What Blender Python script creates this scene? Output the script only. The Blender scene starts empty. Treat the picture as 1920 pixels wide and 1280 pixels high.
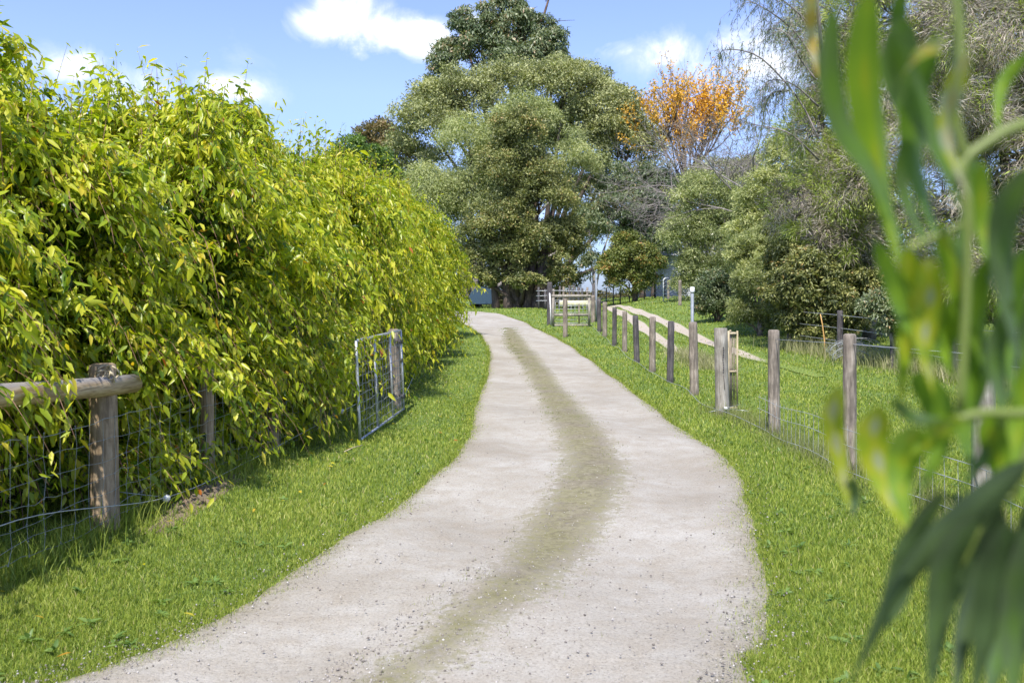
import bpy, math
import numpy as np

sc = bpy.context.scene
R = math.radians
F = 1700.0            # focal length in photo pixels (photo 1920 wide)
CZ = 1.6              # eye height
HY = 560.0            # horizon row
# ------------------------------------------------------------------ camera
cd = bpy.data.cameras.new("camera")
cam = bpy.data.objects.new("camera", cd)
sc.collection.objects.link(cam)
sc.camera = cam
cam.location = (0, 0, CZ)
cam.rotation_euler = (R(90), 0, 0)
cd.sensor_width = 36
cd.lens = F / 1920 * 36
cd.shift_y = -(640 - HY) / 1920
cd.clip_start = 0.05
cd.clip_end = 3000
cd.dof.use_dof = True
cd.dof.focus_distance = 11.0
cd.dof.aperture_fstop = 5.6
# ------------------------------------------------------------------ sun + sky
SUN_EL, SUN_AZ = R(57), math.atan2(-0.20, -0.98)        # azimuth of the sun as (x,y)=(sin,cos)
sv = np.array([math.sin(SUN_AZ) * math.cos(SUN_EL), math.cos(SUN_AZ) * math.cos(SUN_EL), math.sin(SUN_EL)])
ld = bpy.data.lights.new("sun", 'SUN')
ld.energy = 4.5
ld.angle = R(0.55)
ld.color = (1.0, 0.955, 0.88)
lo = bpy.data.objects.new("sun", ld)
sc.collection.objects.link(lo)
import mathutils
lo.rotation_euler = mathutils.Vector(sv).to_track_quat('Z', 'Y').to_euler()
w = bpy.data.worlds.new("World")
sc.world = w
w.use_nodes = True
nt = w.node_tree
nt.nodes.clear()
def N(nt, t, **k):
    n = nt.nodes.new(t)
    for a, b in k.items():
        setattr(n, a, b)
    return n
def Lk(nt, a, b):
    nt.links.new(a, b)
def mathn(nt, op, a, b=None, clamp=False):
    n = N(nt, 'ShaderNodeMath', operation=op)
    n.use_clamp = clamp
    for i, v in enumerate((a, b)):
        if v is None: continue
        if isinstance(v, (int, float)): n.inputs[i].default_value = v
        else: Lk(nt, v, n.inputs[i])
    return n.outputs[0]
def mixc(nt, fac, a, b, mode='MIX'):
    n = N(nt, 'ShaderNodeMix', data_type='RGBA', blend_type=mode)
    for i, v in ((0, fac), (6, a), (7, b)):
        if isinstance(v, (int, float)): n.inputs[i].default_value = v
        elif isinstance(v, tuple): n.inputs[i].default_value = (*v[:3], 1)
        else: Lk(nt, v, n.inputs[i])
    return n.outputs[2]
def ramp(nt, fac, stops, interp='LINEAR'):
    n = N(nt, 'ShaderNodeValToRGB')
    cr = n.color_ramp
    cr.interpolation = interp
    while len(cr.elements) < len(stops): cr.elements.new(0.5)
    for e, (p, c) in zip(cr.elements, stops):
        e.position = p
        e.color = (*c, 1) if len(c) == 3 else c
    Lk(nt, fac, n.inputs[0])
    return n.outputs[0]
def noise(nt, vec, scale, detail=4, rough=.55, dist=0.0):
    n = N(nt, 'ShaderNodeTexNoise')
    n.inputs['Scale'].default_value = scale
    n.inputs['Detail'].default_value = detail
    n.inputs['Roughness'].default_value = rough
    n.inputs['Distortion'].default_value = dist
    if vec is not None: Lk(nt, vec, n.inputs['Vector'])
    return n.outputs[0]

sky = N(nt, 'ShaderNodeTexSky', sky_type='NISHITA')
sky.sun_disc = False
sky.sun_elevation = SUN_EL
sky.sun_rotation = SUN_AZ
sky.altitude = 100
sky.air_density = 1.15
sky.dust_density = 0.6
sky.ozone_density = 2.0
tc = N(nt, 'ShaderNodeTexCoord')
nz = noise(nt, tc.outputs['Generated'], 13.0, 9, .62, .4)
nz2 = noise(nt, tc.outputs['Generated'], 2.6, 5, .55)
def sdir(x, y):
    v = np.array([(x - 960) / F, 1.0, (HY - y) / F])
    return v / np.linalg.norm(v)
clouds = [(600, 48, 75, 34, .75), (655, 38, 75, 52, 1), (720, 62, 85, 50, 1), (785, 82, 65, 44, 1), (835, 100, 45, 24, .6),
          (140, 125, 95, 36, .55), (255, 170, 95, 52, .68), (300, 150, 50, 40, .55), (430, 165, 95, 34, .5), (880, 45, 40, 28, .5),
          (1250, 100, 90, 48, .46), (1150, 92, 80, 26, .38), (1390, 70, 80, 52, .5), (1310, 130, 100, 30, .35), (1600, 120, 260, 90, .7),
          (1120, 500, 60, 60, .30), (1000, 400, 500, 90, .25)]
tot = None
for (x, y, rx, ry, s) in clouds:
    c = sdir(x, y)
    a = N(nt, 'ShaderNodeVectorMath', operation='SUBTRACT'); Lk(nt, tc.outputs['Generated'], a.inputs[0]); a.inputs[1].default_value = tuple(c)
    b = N(nt, 'ShaderNodeVectorMath', operation='MULTIPLY'); Lk(nt, a.outputs[0], b.inputs[0]); b.inputs[1].default_value = (F / rx, F / rx, F / ry)
    l = N(nt, 'ShaderNodeVectorMath', operation='LENGTH'); Lk(nt, b.outputs[0], l.inputs[0])
    m = mathn(nt, 'SUBTRACT', 1.35, l.outputs['Value'], True)
    m = mathn(nt, 'MULTIPLY', m, s)
    tot = m if tot is None else mathn(nt, 'MAXIMUM', tot, m)
gen = mathn(nt, 'MULTIPLY', mathn(nt, 'SUBTRACT', nz2, .56, True), 2.0)
tot = mathn(nt, 'MAXIMUM', tot, gen)
cm = mathn(nt, 'ADD', tot, mathn(nt, 'MULTIPLY', mathn(nt, 'SUBTRACT', nz, .5), 2.6))
cm = mathn(nt, 'MULTIPLY', mathn(nt, 'SUBTRACT', cm, .18), 1.35, True)
cm = mathn(nt, 'MULTIPLY', cm, mathn(nt, 'MULTIPLY', tot, 2.2, True), True)
cm = ramp(nt, cm, [(0, (0, 0, 0)), (.35, (.25, .25, .25)), (.8, (.85, .85, .85)), (1, (.93, .93, .93))])
bluer = mixc(nt, 1.0, sky.outputs[0], (.92, .865, 1.08), 'MULTIPLY')
sxyz = N(nt, 'ShaderNodeSeparateXYZ'); Lk(nt, tc.outputs['Generated'], sxyz.inputs[0])
skyc = mixc(nt, 1.0, bluer, ramp(nt, sxyz.outputs[2], [(0, (.36, .50, .74)), (.06, (.52, .66, .86)), (.22, (.92, .94, .98)), (.5, (1, 1, 1))]), 'MULTIPLY')
shade = ramp(nt, nz, [(0, (4.9, 5.2, 5.8)), (1, (6.0, 6.1, 6.2))])
col = mixc(nt, cm, skyc, shade)
bg = N(nt, 'ShaderNodeBackground'); bg.inputs[1].default_value = 0.15
Lk(nt, col, bg.inputs[0])
ow = N(nt, 'ShaderNodeOutputWorld'); Lk(nt, bg.outputs[0], ow.inputs[0])
sc.view_settings.view_transform = 'Standard'
sc.view_settings.look = 'None'
sc.view_settings.exposure = 0.68
sc.view_settings.gamma = 1
sc.cycles.max_bounces = 7
sc.cycles.diffuse_bounces = 4
sc.cycles.glossy_bounces = 3
sc.cycles.transmission_bounces = 4
sc.cycles.use_denoising = True
sc.cycles.sample_clamp_indirect = 4

# ------------------------------------------------------------------ helpers
rng = np.random.default_rng(7)
def smooth(a, b, x):
    t = np.clip((np.asarray(x, float) - a) / (b - a), 0, 1)
    return t * t * (3 - 2 * t)
def terrain(X, Y):
    X = np.asarray(X, float); Y = np.asarray(Y, float)
    z = 1.05 * smooth(14, 46, Y) + .62 * smooth(3.2, 9, X) * smooth(16, 42, Y)
    near = np.clip(1 - np.abs(X) / 60, 0, 1)
    z = z + .025 * np.sin(X * .9 + 1.3) * np.sin(Y * .7) + .02 * np.sin(X * 2.1 + Y * 1.7)
    return z + 4.0 * smooth(110, 400, np.hypot(X, Y)) * 0
def px(x, y, d):
    return np.array([(x - 960) / F * d, d, CZ + (HY - y) / F * d])
def gnd(x, y):
    ds = np.linspace(1.0, 150, 15000)
    X = (x - 960) / F * ds; Z = CZ + (HY - y) / F * ds
    hit = np.where(Z <= terrain(X, ds))[0]
    i = hit[0] if len(hit) else -1
    d = ds[i]
    return np.array([X[i], d, float(terrain(X[i], d))])
def unit(v):
    return v / np.maximum(np.linalg.norm(v, axis=-1, keepdims=True), 1e-9)

class Geo:
    def __init__(s):
        s.v = []; s.n = 0; s.f = {3: [], 4: []}; s.m = {3: [], 4: []}; s.t = []
    def raw(s, V, faces, mi=0, t=0.5):
        V = np.asarray(V, float).reshape(-1, 3)
        s.v.append(V)
        s.t.append(np.full(len(V), t) if np.isscalar(t) else np.asarray(t, float))
        for f in faces:
            s.f[len(f)].append(np.array([f]) + s.n); s.m[len(f)].append(np.array([mi]))
        s.n += len(V)
    def inst(s, V, tmpl, t, mi=0):      # V (n,k,3)
        n, k, _ = V.shape
        s.v.append(V.reshape(-1, 3)); s.t.append(np.repeat(t, k))
        off = s.n + np.arange(n)[:, None, None] * k
        for q in (3, 4):
            fs = [f for f in tmpl if len(f) == q]
            if fs:
                s.f[q].append((np.array(fs)[None] + off).reshape(-1, q)); s.m[q].append(np.full(n * len(fs), mi))
        s.n += n * k
    def grid(s, P, mi=0, t=0.5, closed=False):       # P (a,b,3)
        a, b, _ = P.shape
        i = np.arange(a * b).reshape(a, b)
        if closed: i = np.concatenate([i, i[:, :1]], 1)
        q = np.stack([i[:-1, :-1], i[:-1, 1:], i[1:, 1:], i[1:, :-1]], -1).reshape(-1, 4)
        s.v.append(P.reshape(-1, 3)); s.t.append(np.full(a * b, t) if np.isscalar(t) else np.asarray(t, float).reshape(-1))
        s.f[4].append(q + s.n); s.m[4].append(np.full(len(q), mi)); s.n += a * b
    def tube(s, pts, rad, sides=8, mi=0, t=.5, cap=True, wob=0):
        pts = np.asarray(pts, float); k = len(pts)
        rad = np.broadcast_to(np.asarray(rad, float), (k,))
        T = unit(np.gradient(pts, axis=0))
        up = np.array([0, 0, 1.0]) if abs(T[0][2]) < .9 else np.array([1.0, 0, 0])
        A = unit(np.cross(T, up)); B = np.cross(T, A)
        th = np.linspace(0, 2 * np.pi, sides, endpoint=False)
        rr = rad[:, None] * (1 + (wob * rng.standard_normal((1, sides)) if wob else 0))
        P = pts[:, None] + A[:, None] * (np.cos(th)[None, :] * rr)[..., None] + B[:, None] * (np.sin(th)[None, :] * rr)[..., None]
        base = s.n
        s.grid(P, mi, t, closed=True)
        if cap and sides >= 3:
            for ring, rev in ((0, False), (k - 1, True)):
                c = pts[ring]
                ci = s.n
                s.v.append(c[None]); s.t.append(np.array([t])); s.n += 1
                ids = base + ring * sides + np.arange(sides)
                nx = np.roll(ids, -1)
                tri = np.stack([np.full(sides, ci), nx if not rev else ids, ids if not rev else nx], -1)
                s.f[3].append(tri); s.m[3].append(np.full(sides, mi))
    def box(s, c, size, rz=0, mi=0, t=.5, ax=None):
        h = np.array(size) / 2
        v = np.array([[x, y, z] for x in (-1, 1) for y in (-1, 1) for z in (-1, 1)]) * h
        if ax is not None: v = v @ np.asarray(ax)          # rows: local axes
        ca, sa = math.cos(rz), math.sin(rz)
        v = np.stack([v[:, 0] * ca - v[:, 1] * sa, v[:, 0] * sa + v[:, 1] * ca, v[:, 2]], 1) + np.array(c)
        s.raw(v, [(0, 1, 3, 2), (4, 6, 7, 5), (0, 4, 5, 1), (2, 3, 7, 6), (0, 2, 6, 4), (1, 5, 7, 3)], mi, t)
    def bar(s, a, b, w, h, mi=0, t=.5):                    # squared beam from a to b
        a = np.asarray(a, float); b = np.asarray(b, float)
        d = b - a; l = np.linalg.norm(d); d = d / l
        up = np.array([0, 0, 1.0]) if abs(d[2]) < .9 else np.array([0, 1.0, 0])
        sd = unit(np.cross(d, up)); u = np.cross(sd, d)
        s.box((a + b) / 2, (l, w, h), 0, mi, t, ax=[d, sd, u])
    def build(s, name, mats, parent=None, smoothf=False, loc=None):
        V = np.concatenate(s.v) if s.v else np.zeros((0, 3))
        T = np.concatenate(s.t)
        if loc is not None: V = V - np.asarray(loc)
        me = bpy.data.meshes.new(name)
        f3 = np.concatenate(s.f[3]) if s.f[3] else np.zeros((0, 3), int)
        f4 = np.concatenate(s.f[4]) if s.f[4] else np.zeros((0, 4), int)
        m = np.concatenate([np.concatenate(s.m[q]) for q in (3, 4) if s.m[q]])
        me.vertices.add(len(V)); me.vertices.foreach_set('co', V.astype(np.float32).ravel())
        lp = np.concatenate([f3.ravel(), f4.ravel()]).astype(np.int32)
        me.loops.add(len(lp)); me.loops.foreach_set('vertex_index', lp)
        cnt = np.concatenate([np.full(len(f3), 3), np.full(len(f4), 4)])
        st = np.concatenate([[0], np.cumsum(cnt)[:-1]]).astype(np.int32)
        me.polygons.add(len(cnt)); me.polygons.foreach_set('loop_start', st)
        try: me.polygons.foreach_set('loop_total', cnt.astype(np.int32))
        except Exception: pass
        me.polygons.foreach_set('material_index', m.astype(np.int32))
        me.update(calc_edges=True)
        at = me.attributes.new('t', 'FLOAT', 'POINT'); at.data.foreach_set('value', T.astype(np.float32))
        if smoothf: me.polygons.foreach_set('use_smooth', np.ones(len(cnt), bool))
        for mm in (mats if isinstance(mats, (list, tuple)) else [mats]): me.materials.append(mm)
        o = bpy.data.objects.new(name, me)
        sc.collection.objects.link(o)
        if parent is not None: o.parent = parent
        elif loc is not None: o.location = tuple(loc)
        return o
def thing(name, label, cat, loc=(0, 0, 0), group=None):
    o = bpy.data.objects.new(name, None)
    sc.collection.objects.link(o)
    o.location = tuple(float(a) for a in loc); o.empty_display_size = .2
    return tag(o, label, cat, group)
def tag(o, label=None, cat=None, group=None, kind=None):
    for k, v in (('label', label), ('category', cat), ('group', group), ('kind', kind)):
        if v: o[k] = v
    return o

LEAF8 = [(0, 1, 2), (0, 2, 3), (1, 4, 5, 2), (2, 5, 6, 3), (4, 7, 5), (5, 7, 6)]
LEAF4 = [(0, 1, 2), (0, 2, 3)]
def leafverts(P, D, Nn, L, W, full=True, bend=0.15, fold=.22):
    D = unit(D); S = unit(np.cross(D, Nn)); U = np.cross(S, D)
    L = np.asarray(L)[:, None]; W = np.asarray(W)[:, None]
    dn = np.array([0, 0, -1.0])[None]
    def at(s, wv, u): return P + D * L * s + dn * (L * bend * s * s) + S * W * wv + U * W * u
    if full:
        return np.stack([at(0, 0, 0), at(.3, .5, fold), at(.3, 0, 0), at(.3, -.5, fold), at(.68, .36, fold * .8), at(.68, 0, 0), at(.68, -.36, fold * .8), at(1, 0, 0)], 1)
    return np.stack([at(0, 0, 0), at(.45, .5, fold), at(1, 0, 0), at(.45, -.5, fold)], 1)
def rdir(n, g=rng):
    return unit(g.standard_normal((n, 3)))

# ------------------------------------------------------------------ materials
def newmat(name):
    m = bpy.data.materials.new(name); m.use_nodes = True
    t = m.node_tree; b = t.nodes['Principled BSDF']
    return m, t, b, t.nodes['Material Output']
def leafmat(name, stops, rough=.45, transl=.35, tcol=(1.25, 1.35, .5), spec=.5):
    m, t, b, out = newmat(name)
    a = N(t, 'ShaderNodeAttribute', attribute_name='t')
    c = ramp(t, a.outputs['Fac'], stops)
    Lk(t, c, b.inputs['Base Color'])
    b.inputs['Roughness'].default_value = rough
    b.inputs['Specular IOR Level'].default_value = spec
    if transl > 0:
        tr = N(t, 'ShaderNodeBsdfTranslucent')
        Lk(t, mixc(t, 1.0, c, tcol, 'MULTIPLY'), tr.inputs[0])
        mx = N(t, 'ShaderNodeMixShader'); mx.inputs[0].default_value = transl
        Lk(t, b.outputs[0], mx.inputs[1]); Lk(t, tr.outputs[0], mx.inputs[2]); Lk(t, mx.outputs[0], out.inputs[0])
    return m
def woodmat(name, c1, c2, c3, scale=1.0, rough=.85, zs=.12, bump=.35):
    m, t, b, out = newmat(name)
    tc = N(t, 'ShaderNodeTexCoord'); mp = N(t, 'ShaderNodeMapping'); Lk(t, tc.outputs['Object'], mp.inputs[0])
    mp.inputs['Scale'].default_value = (scale, scale, scale * zs)
    n1 = noise(t, mp.outputs[0], 55, 5, .65, .6)
    n2 = noise(t, tc.outputs['Object'], 4, 4, .6)
    c = ramp(t, n1, [(.3, c1), (.52, c2), (.72, c3)])
    c = mixc(t, ramp(t, n2, [(.42, (0, 0, 0)), (.65, (.55, .55, .55))]), c, tuple(x * .6 for x in c1))
    Lk(t, c, b.inputs['Base Color']); b.inputs['Roughness'].default_value = rough
    bp = N(t, 'ShaderNodeBump'); bp.inputs['Strength'].default_value = bump; bp.inputs['Distance'].default_value = .01
    Lk(t, n1, bp.inputs['Height']); Lk(t, bp.outputs[0], b.inputs['Normal'])
    return m
def flatmat(name, c, rough=.6, metal=0.0, var=.15):
    m, t, b, out = newmat(name)
    tc = N(t, 'ShaderNodeTexCoord'); n = noise(t, tc.outputs['Object'], 22, 5, .6)
    cc = ramp(t, n, [(.3, tuple(x * (1 - var) for x in c)), (.7, tuple(min(1, x * (1 + var)) for x in c))])
    Lk(t, cc, b.inputs['Base Color']); b.inputs['Roughness'].default_value = rough; b.inputs['Metallic'].default_value = metal
    return m
M = {}
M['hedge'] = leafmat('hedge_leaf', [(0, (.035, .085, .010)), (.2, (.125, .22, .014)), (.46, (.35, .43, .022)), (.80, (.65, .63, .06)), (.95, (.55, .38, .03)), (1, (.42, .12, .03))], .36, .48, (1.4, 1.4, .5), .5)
M['hedgestem'] = flatmat('hedge_stem', (.22, .12, .07), .6)
M['bark'] = woodmat('bark_dark', (.035, .025, .02), (.09, .065, .05), (.19, .14, .11), .35)
M['barkbrown'] = woodmat('bark_brown', (.05, .03, .02), (.14, .085, .055), (.28, .2, .14), .3)
M['barkgrey'] = woodmat('bark_grey', (.12, .10, .09), (.26, .23, .21), (.42, .39, .36), .4)
M['wattle'] = leafmat('wattle_leaf', [(0, (.14, .16, .07)), (.5, (.335, .355, .15)), (1, (.52, .52, .24))], .6, .25)
M['softwattle'] = leafmat('soft_wattle_leaf', [(0, (.16, .19, .075)), (.5, (.36, .40, .16)), (1, (.58, .58, .27))], .6, .3)
M['gum'] = leafmat('gum_leaf', [(0, (.07, .11, .05)), (.5, (.16, .20, .09)), (.9, (.30, .33, .18)), (1, (.38, .26, .14))], .4, .22)
M['darkleaf'] = leafmat('dark_leaf', [(0, (.055, .075, .025)), (.5, (.20, .22, .065)), (.93, (.40, .39, .13)), (1, (.40, .28, .10))], .5, .22)
M['bright'] = leafmat('bright_leaf', [(0, (.06, .12, .025)), (.5, (.14, .23, .045)), (1, (.27, .36, .08))], .5, .32)
M['roundleaf'] = leafmat('round_leaf', [(0, (.06, .09, .02)), (.5, (.17, .205, .045)), (.88, (.33, .35, .09)), (1, (.42, .22, .06))], .5, .25)
M['rusty'] = leafmat('rusty_leaf', [(0, (.10, .10, .04)), (.5, (.20, .17, .07)), (1, (.34, .22, .10))], .6, .25)
M['orange'] = leafmat('orange_flower', [(0, (.32, .27, .06)), (.35, (.72, .42, .05)), (1, (.95, .53, .035))], .6, .3, (1.1, 1, .6))
M['needle'] = leafmat('needle_leaf', [(0, (.18, .25, .05)), (.5, (.40, .48, .10)), (1, (.60, .64, .20))], .5, .35)
M['twig'] = leafmat('dry_twig', [(0, (.28, .235, .18)), (.5, (.50, .44, .35)), (1, (.70, .65, .56))], .8, 0)
M['flower'] = flatmat('cream_flower', (.75, .72, .5), .7)
M['eucleaf'] = leafmat('eucalypt_leaf', [(0, (.04, .065, .026)), (.25, (.09, .14, .055)), (.5, (.10, .19, .02)), (.72, (.19, .30, .02)), (.86, (.34, .36, .02)), (.93, (.30, .34, .24)), (1, (.42, .28, .03))], .38, .35, (1.3, 1.4, .45))
M['eucstem'] = flatmat('eucalypt_stem', (.13, .17, .03), .5)
M['grass'] = leafmat('grass_blade', [(0, (.09, .15, .018)), (.45, (.26, .345, .045)), (.9, (.48, .51, .11)), (1, (.52, .46, .22))], .5, .4, (1.1, 1.15, .6), .35)
M['dry'] = leafmat('dry_grass', [(0, (.15, .18, .05)), (.6, (.29, .31, .11)), (1, (.45, .41, .24))], .6, .35, (1, 1, .8))
M['post'] = woodmat('post_wood', (.095, .08, .062), (.26, .215, .17), (.45, .39, .315), .6)
M['postwarm'] = woodmat('post_wood_warm', (.16, .11, .06), (.40, .295, .18), (.60, .47, .31), .6)
M['postdark'] = woodmat('post_wood_dark', (.035, .032, .035), (.095, .085, .085), (.19, .165, .15), .6)
M['postpale'] = woodmat('post_wood_pale', (.17, .15, .12), (.33, .30, .25), (.5, .47, .40), .6)
M['rail'] = woodmat('rail_wood', (.17, .11, .055), (.40, .28, .15), (.55, .42, .26), .6)
M['slat'] = woodmat('slat_wood', (.25, .20, .11), (.5, .42, .27), (.62, .55, .4), .8)
M['galv'] = flatmat('galvanised', (.52, .54, .57), .42, .55)
M['wire'] = flatmat('wire_galv', (.30, .32, .31), .5, .3)
M['white'] = flatmat('white_plastic', (.78, .78, .76), .4)
M['bluegrey'] = flatmat('blue_grey_steel', (.20, .225, .25), .5)
M['blue'] = flatmat('blue_tarp', (.03, .065, .11), .6, 0, .5)
M['rustyred'] = flatmat('red_tape', (.45, .05, .04), .5)
M['straw'] = flatmat('cane', (.62, .36, .12), .6)
M['cream'] = flatmat('cream_paint', (.62, .58, .36), .6)
M['stone'] = leafmat('stone', [(0, (.10, .085, .07)), (.5, (.27, .24, .21)), (1, (.50, .47, .43))], .9, 0)

# ------------------------------------------------------------------ road outline
Lpx = [(100, 1280), (190, 1245), (270, 1215), (350, 1180), (470, 1118), (560, 1062), (640, 1007), (720, 957), (790, 905), (848, 860), (875, 810), (886, 765), (902, 725), (913, 695), (916, 665), (905, 636), (885, 618), (868, 609), (845, 602), (800, 598), (740, 595)]
Rpx = [(1432, 1280), (1446, 1230), (1450, 1180), (1442, 1100), (1428, 1005), (1412, 935), (1392, 888), (1345, 845), (1290, 808), (1240, 772), (1190, 737), (1150, 706), (1110, 676), (1080, 654), (1050, 637), (1020, 622), (985, 604), (950, 592), (905, 585), (850, 583.5), (740, 585)]
def catmull(P, n):
    P = np.asarray(P, float)
    seg = np.linalg.norm(np.diff(P, axis=0), axis=1) ** .5
    t = np.concatenate([[0], np.cumsum(seg)])
    tt = np.linspace(0, t[-1], n); out = []
    Q = np.vstack([2 * P[0] - P[1], P, 2 * P[-1] - P[-2]])
    i = np.clip(np.searchsorted(t, tt, side='right') - 1, 0, len(P) - 2)
    u = ((tt - t[i]) / (t[i + 1] - t[i]))[:, None]
    p0, p1, p2, p3 = Q[i], Q[i + 1], Q[i + 2], Q[i + 3]
    return .5 * (2 * p1 + (p2 - p0) * u + (2 * p0 - 5 * p1 + 4 * p2 - p3) * u ** 2 + (3 * p1 - p0 - 3 * p2 + p3) * u ** 3)
Lw = np.array([gnd(*p)[:2] for p in Lpx]); Rw = np.array([gnd(*p)[:2] for p in Rpx])
Lw = np.vstack([[(-13, -9), (-8.5, -4.5), (-4.6, 0.2), (-2.9, 2.6)], Lw])
Rw = np.vstack([[(-9, -11.5), (-4.2, -6.5), (-.3, -2), (.75, 1.6)], Rw])
NR = 520
Lc, Rc = catmull(Lw, NR), catmull(Rw, NR)
k = np.arange(NR)
def wav(k, a): return .025 * np.sin(k * .11 + a) + .012 * np.sin(k * .33 + a * 2) + .006 * np.sin(k * .9 + a * 3)
side = unit(Rc - Lc)
Lc = Lc - side * wav(k, 1)[:, None]; Rc = Rc + side * wav(k, 4)[:, None]
road_poly = np.vstack([Lc, Rc[::-1]])
def inpoly(X, Y, poly):
    ins = np.zeros(len(X), bool)
    x1, y1 = poly[:, 0], poly[:, 1]; x2, y2 = np.roll(x1, -1), np.roll(y1, -1)
    for a, b, c, d in zip(x1, y1, x2, y2):
        if b == d: continue
        cond = (b > Y) != (d > Y)
        ins ^= cond & (X < (c - a) * (Y - b) / (d - b) + a)
    return ins
def polydist(X, Y, line):
    best = np.full(len(X), 1e9)
    for a, b in zip(line[:-1], line[1:]):
        d = b - a; L2 = max(d @ d, 1e-12)
        u = np.clip(((X - a[0]) * d[0] + (Y - a[1]) * d[1]) / L2, 0, 1)
        best = np.minimum(best, np.hypot(X - a[0] - u * d[0], Y - a[1] - u * d[1]))
    return best
Spx = [(952, 616, .06), (957, 622, .30), (964, 640, .46), (980, 662, .46), (1014, 708, .40), (1048, 758, .38), (1078, 800, .39), (1106, 850, .41), (1112, 890, .41), (1088, 940, .43), (1050, 1010, .44), (1000, 1075, .43), (935, 1130, .41), (850, 1200, .36), (770, 1270, .2)]
Sw = np.array([gnd(a, b)[:2] for a, b, _ in Spx]); Sh = np.array([c for *_, c in Spx])
Sw = np.vstack([Sw, [(-1.6, 2.2), (-6, -4)]]); Sh = np.append(Sh, [.16, .1]) * .84
Sline = catmull(Sw, 90); Shl = np.interp(np.linspace(0, 1, 90), np.linspace(0, 1, len(Sh)), Sh)
def stripval(X, Y):          # 1 on the strip centre, 0 at its border, negative beyond
    best = np.full(len(X), -9.0)
    for a, b, h in zip(Sline[:-1], Sline[1:], Shl):
        d = b - a; L2 = max(d @ d, 1e-12)
        u = np.clip(((X - a[0]) * d[0] + (Y - a[1]) * d[1]) / L2, 0, 1)
        best = np.maximum(best, 1 - np.hypot(X - a[0] - u * d[0], Y - a[1] - u * d[1]) / h)
    return best

# ground -----------------------------------------------------------
def axis(a, b, step, far):
    c = np.arange(a, b + 1e-6, step)
    o = b + np.cumsum(np.geomspace(step, far / 4, 22)); o2 = a - np.cumsum(np.geomspace(step, far / 4, 22))
    return np.concatenate([o2[::-1], c, o])
gx, gy = axis(-14, 22, .25, 500), axis(-4, 62, .25, 700)
GX, GY = np.meshgrid(gx, gy)
g = Geo(); g.grid(np.stack([GX, GY, terrain(GX, GY)], -1)[:, ::1])
m, t, b, out = newmat('ground_turf')
tc = N(t, 'ShaderNodeTexCoord')
n1 = noise(t, tc.outputs['Object'], 1.1, 5, .6); n2 = noise(t, tc.outputs['Object'], 28, 6, .7)
c = ramp(t, n2, [(.3, (.045, .075, .014)), (.5, (.12, .19, .03)), (.72, (.24, .33, .06))])
c = mixc(t, ramp(t, n1, [(.45, (0, 0, 0)), (.75, (.5, .5, .5))]), c, (.16, .20, .05))
Lk(t, c, b.inputs['Base Color']); b.inputs['Roughness'].default_value = .95
bp = N(t, 'ShaderNodeBump'); bp.inputs['Strength'].default_value = .8; bp.inputs['Distance'].default_value = .05
Lk(t, n2, bp.inputs['Height']); Lk(t, bp.outputs[0], b.inputs['Normal'])
o = g.build('ground', m, smoothf=True); tag(o, kind='structure')

# road -------------------------------------------------------------
NA = 56
v = np.linspace(0, 1, NA)
RP = Lc[:, None] * (1 - v)[None, :, None] + Rc[:, None] * v[None, :, None]
Wd = np.linalg.norm(Rc - Lc, axis=1)
sval = stripval(RP[..., 0].ravel(), RP[..., 1].ravel()).reshape(RP.shape[:2])
edge = np.minimum(v, 1 - v)[None, :] * Wd[:, None]
z = terrain(RP[..., 0], RP[..., 1])
z = z + .008 + .020 * smooth(0, .35, edge) - .018 * np.exp(-((v[None] - .27) / .10) ** 2) - .018 * np.exp(-((v[None] - .80) / .09) ** 2) + .014 * np.clip(sval, 0, 1) + .006 * rng.standard_normal(z.shape) * .25
z[:, 0] -= .03; z[:, -1] -= .03
g = Geo(); g.grid(np.concatenate([RP, z[..., None]], -1)[:, ::-1], 0, sval[:, ::-1])
m, t, b, out = newmat('gravel_road')
tc = N(t, 'ShaderNodeTexCoord'); ob = tc.outputs['Object']
a = N(t, 'ShaderNodeAttribute', attribute_name='t')
nb = noise(t, ob, .9, 4, .55); nm = noise(t, ob, 5, 6, .65); nf = noise(t, ob, 75, 5, .75); ns = noise(t, ob, 19, 5, .7)
base = ramp(t, nb, [(.3, (.295, .268, .22)), (.5, (.355, .332, .285)), (.7, (.41, .39, .345))])
base = mixc(t, ramp(t, nm, [(.40, (0, 0, 0)), (.66, (.55, .55, .55))]), base, (.285, .245, .185))
speck = ramp(t, nf, [(.30, (.25, .23, .2)), (.45, (.93, .93, .93)), (.55, (1, 1, 1)), (.68, (1.3, 1.3, 1.3))])
base = mixc(t, .75, base, speck, 'MULTIPLY')
wv = mathn(t, 'ADD', a.outputs['Fac'], mathn(t, 'MULTIPLY', mathn(t, 'SUBTRACT', ns, .5), 2.0))
wv = mathn(t, 'ADD', wv, mathn(t, 'MULTIPLY', mathn(t, 'SUBTRACT', nm, .5), .8))
an = N(t, 'ShaderNodeAttribute', attribute_name='near')
wv = mathn(t, 'SUBTRACT', wv, mathn(t, 'MULTIPLY', an.outputs['Fac'], mathn(t, 'MULTIPLY', mathn(t, 'SUBTRACT', nm, .27), 2.3)))
ae = N(t, 'ShaderNodeAttribute', attribute_name='edge')
ev = mathn(t, 'SUBTRACT', .30, mathn(t, 'ADD', ae.outputs['Fac'], mathn(t, 'MULTIPLY', mathn(t, 'SUBTRACT', ns, .5), .7)))
em = ramp(t, mathn(t, 'MULTIPLY', ev, 3.0, True), [(0, (0, 0, 0)), (.3, (.25, .25, .25)), (1, (.85, .85, .85))])
base = mixc(t, em, base, ramp(t, nf, [(.35, (.13, .11, .065)), (.6, (.26, .235, .16))]))
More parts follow.
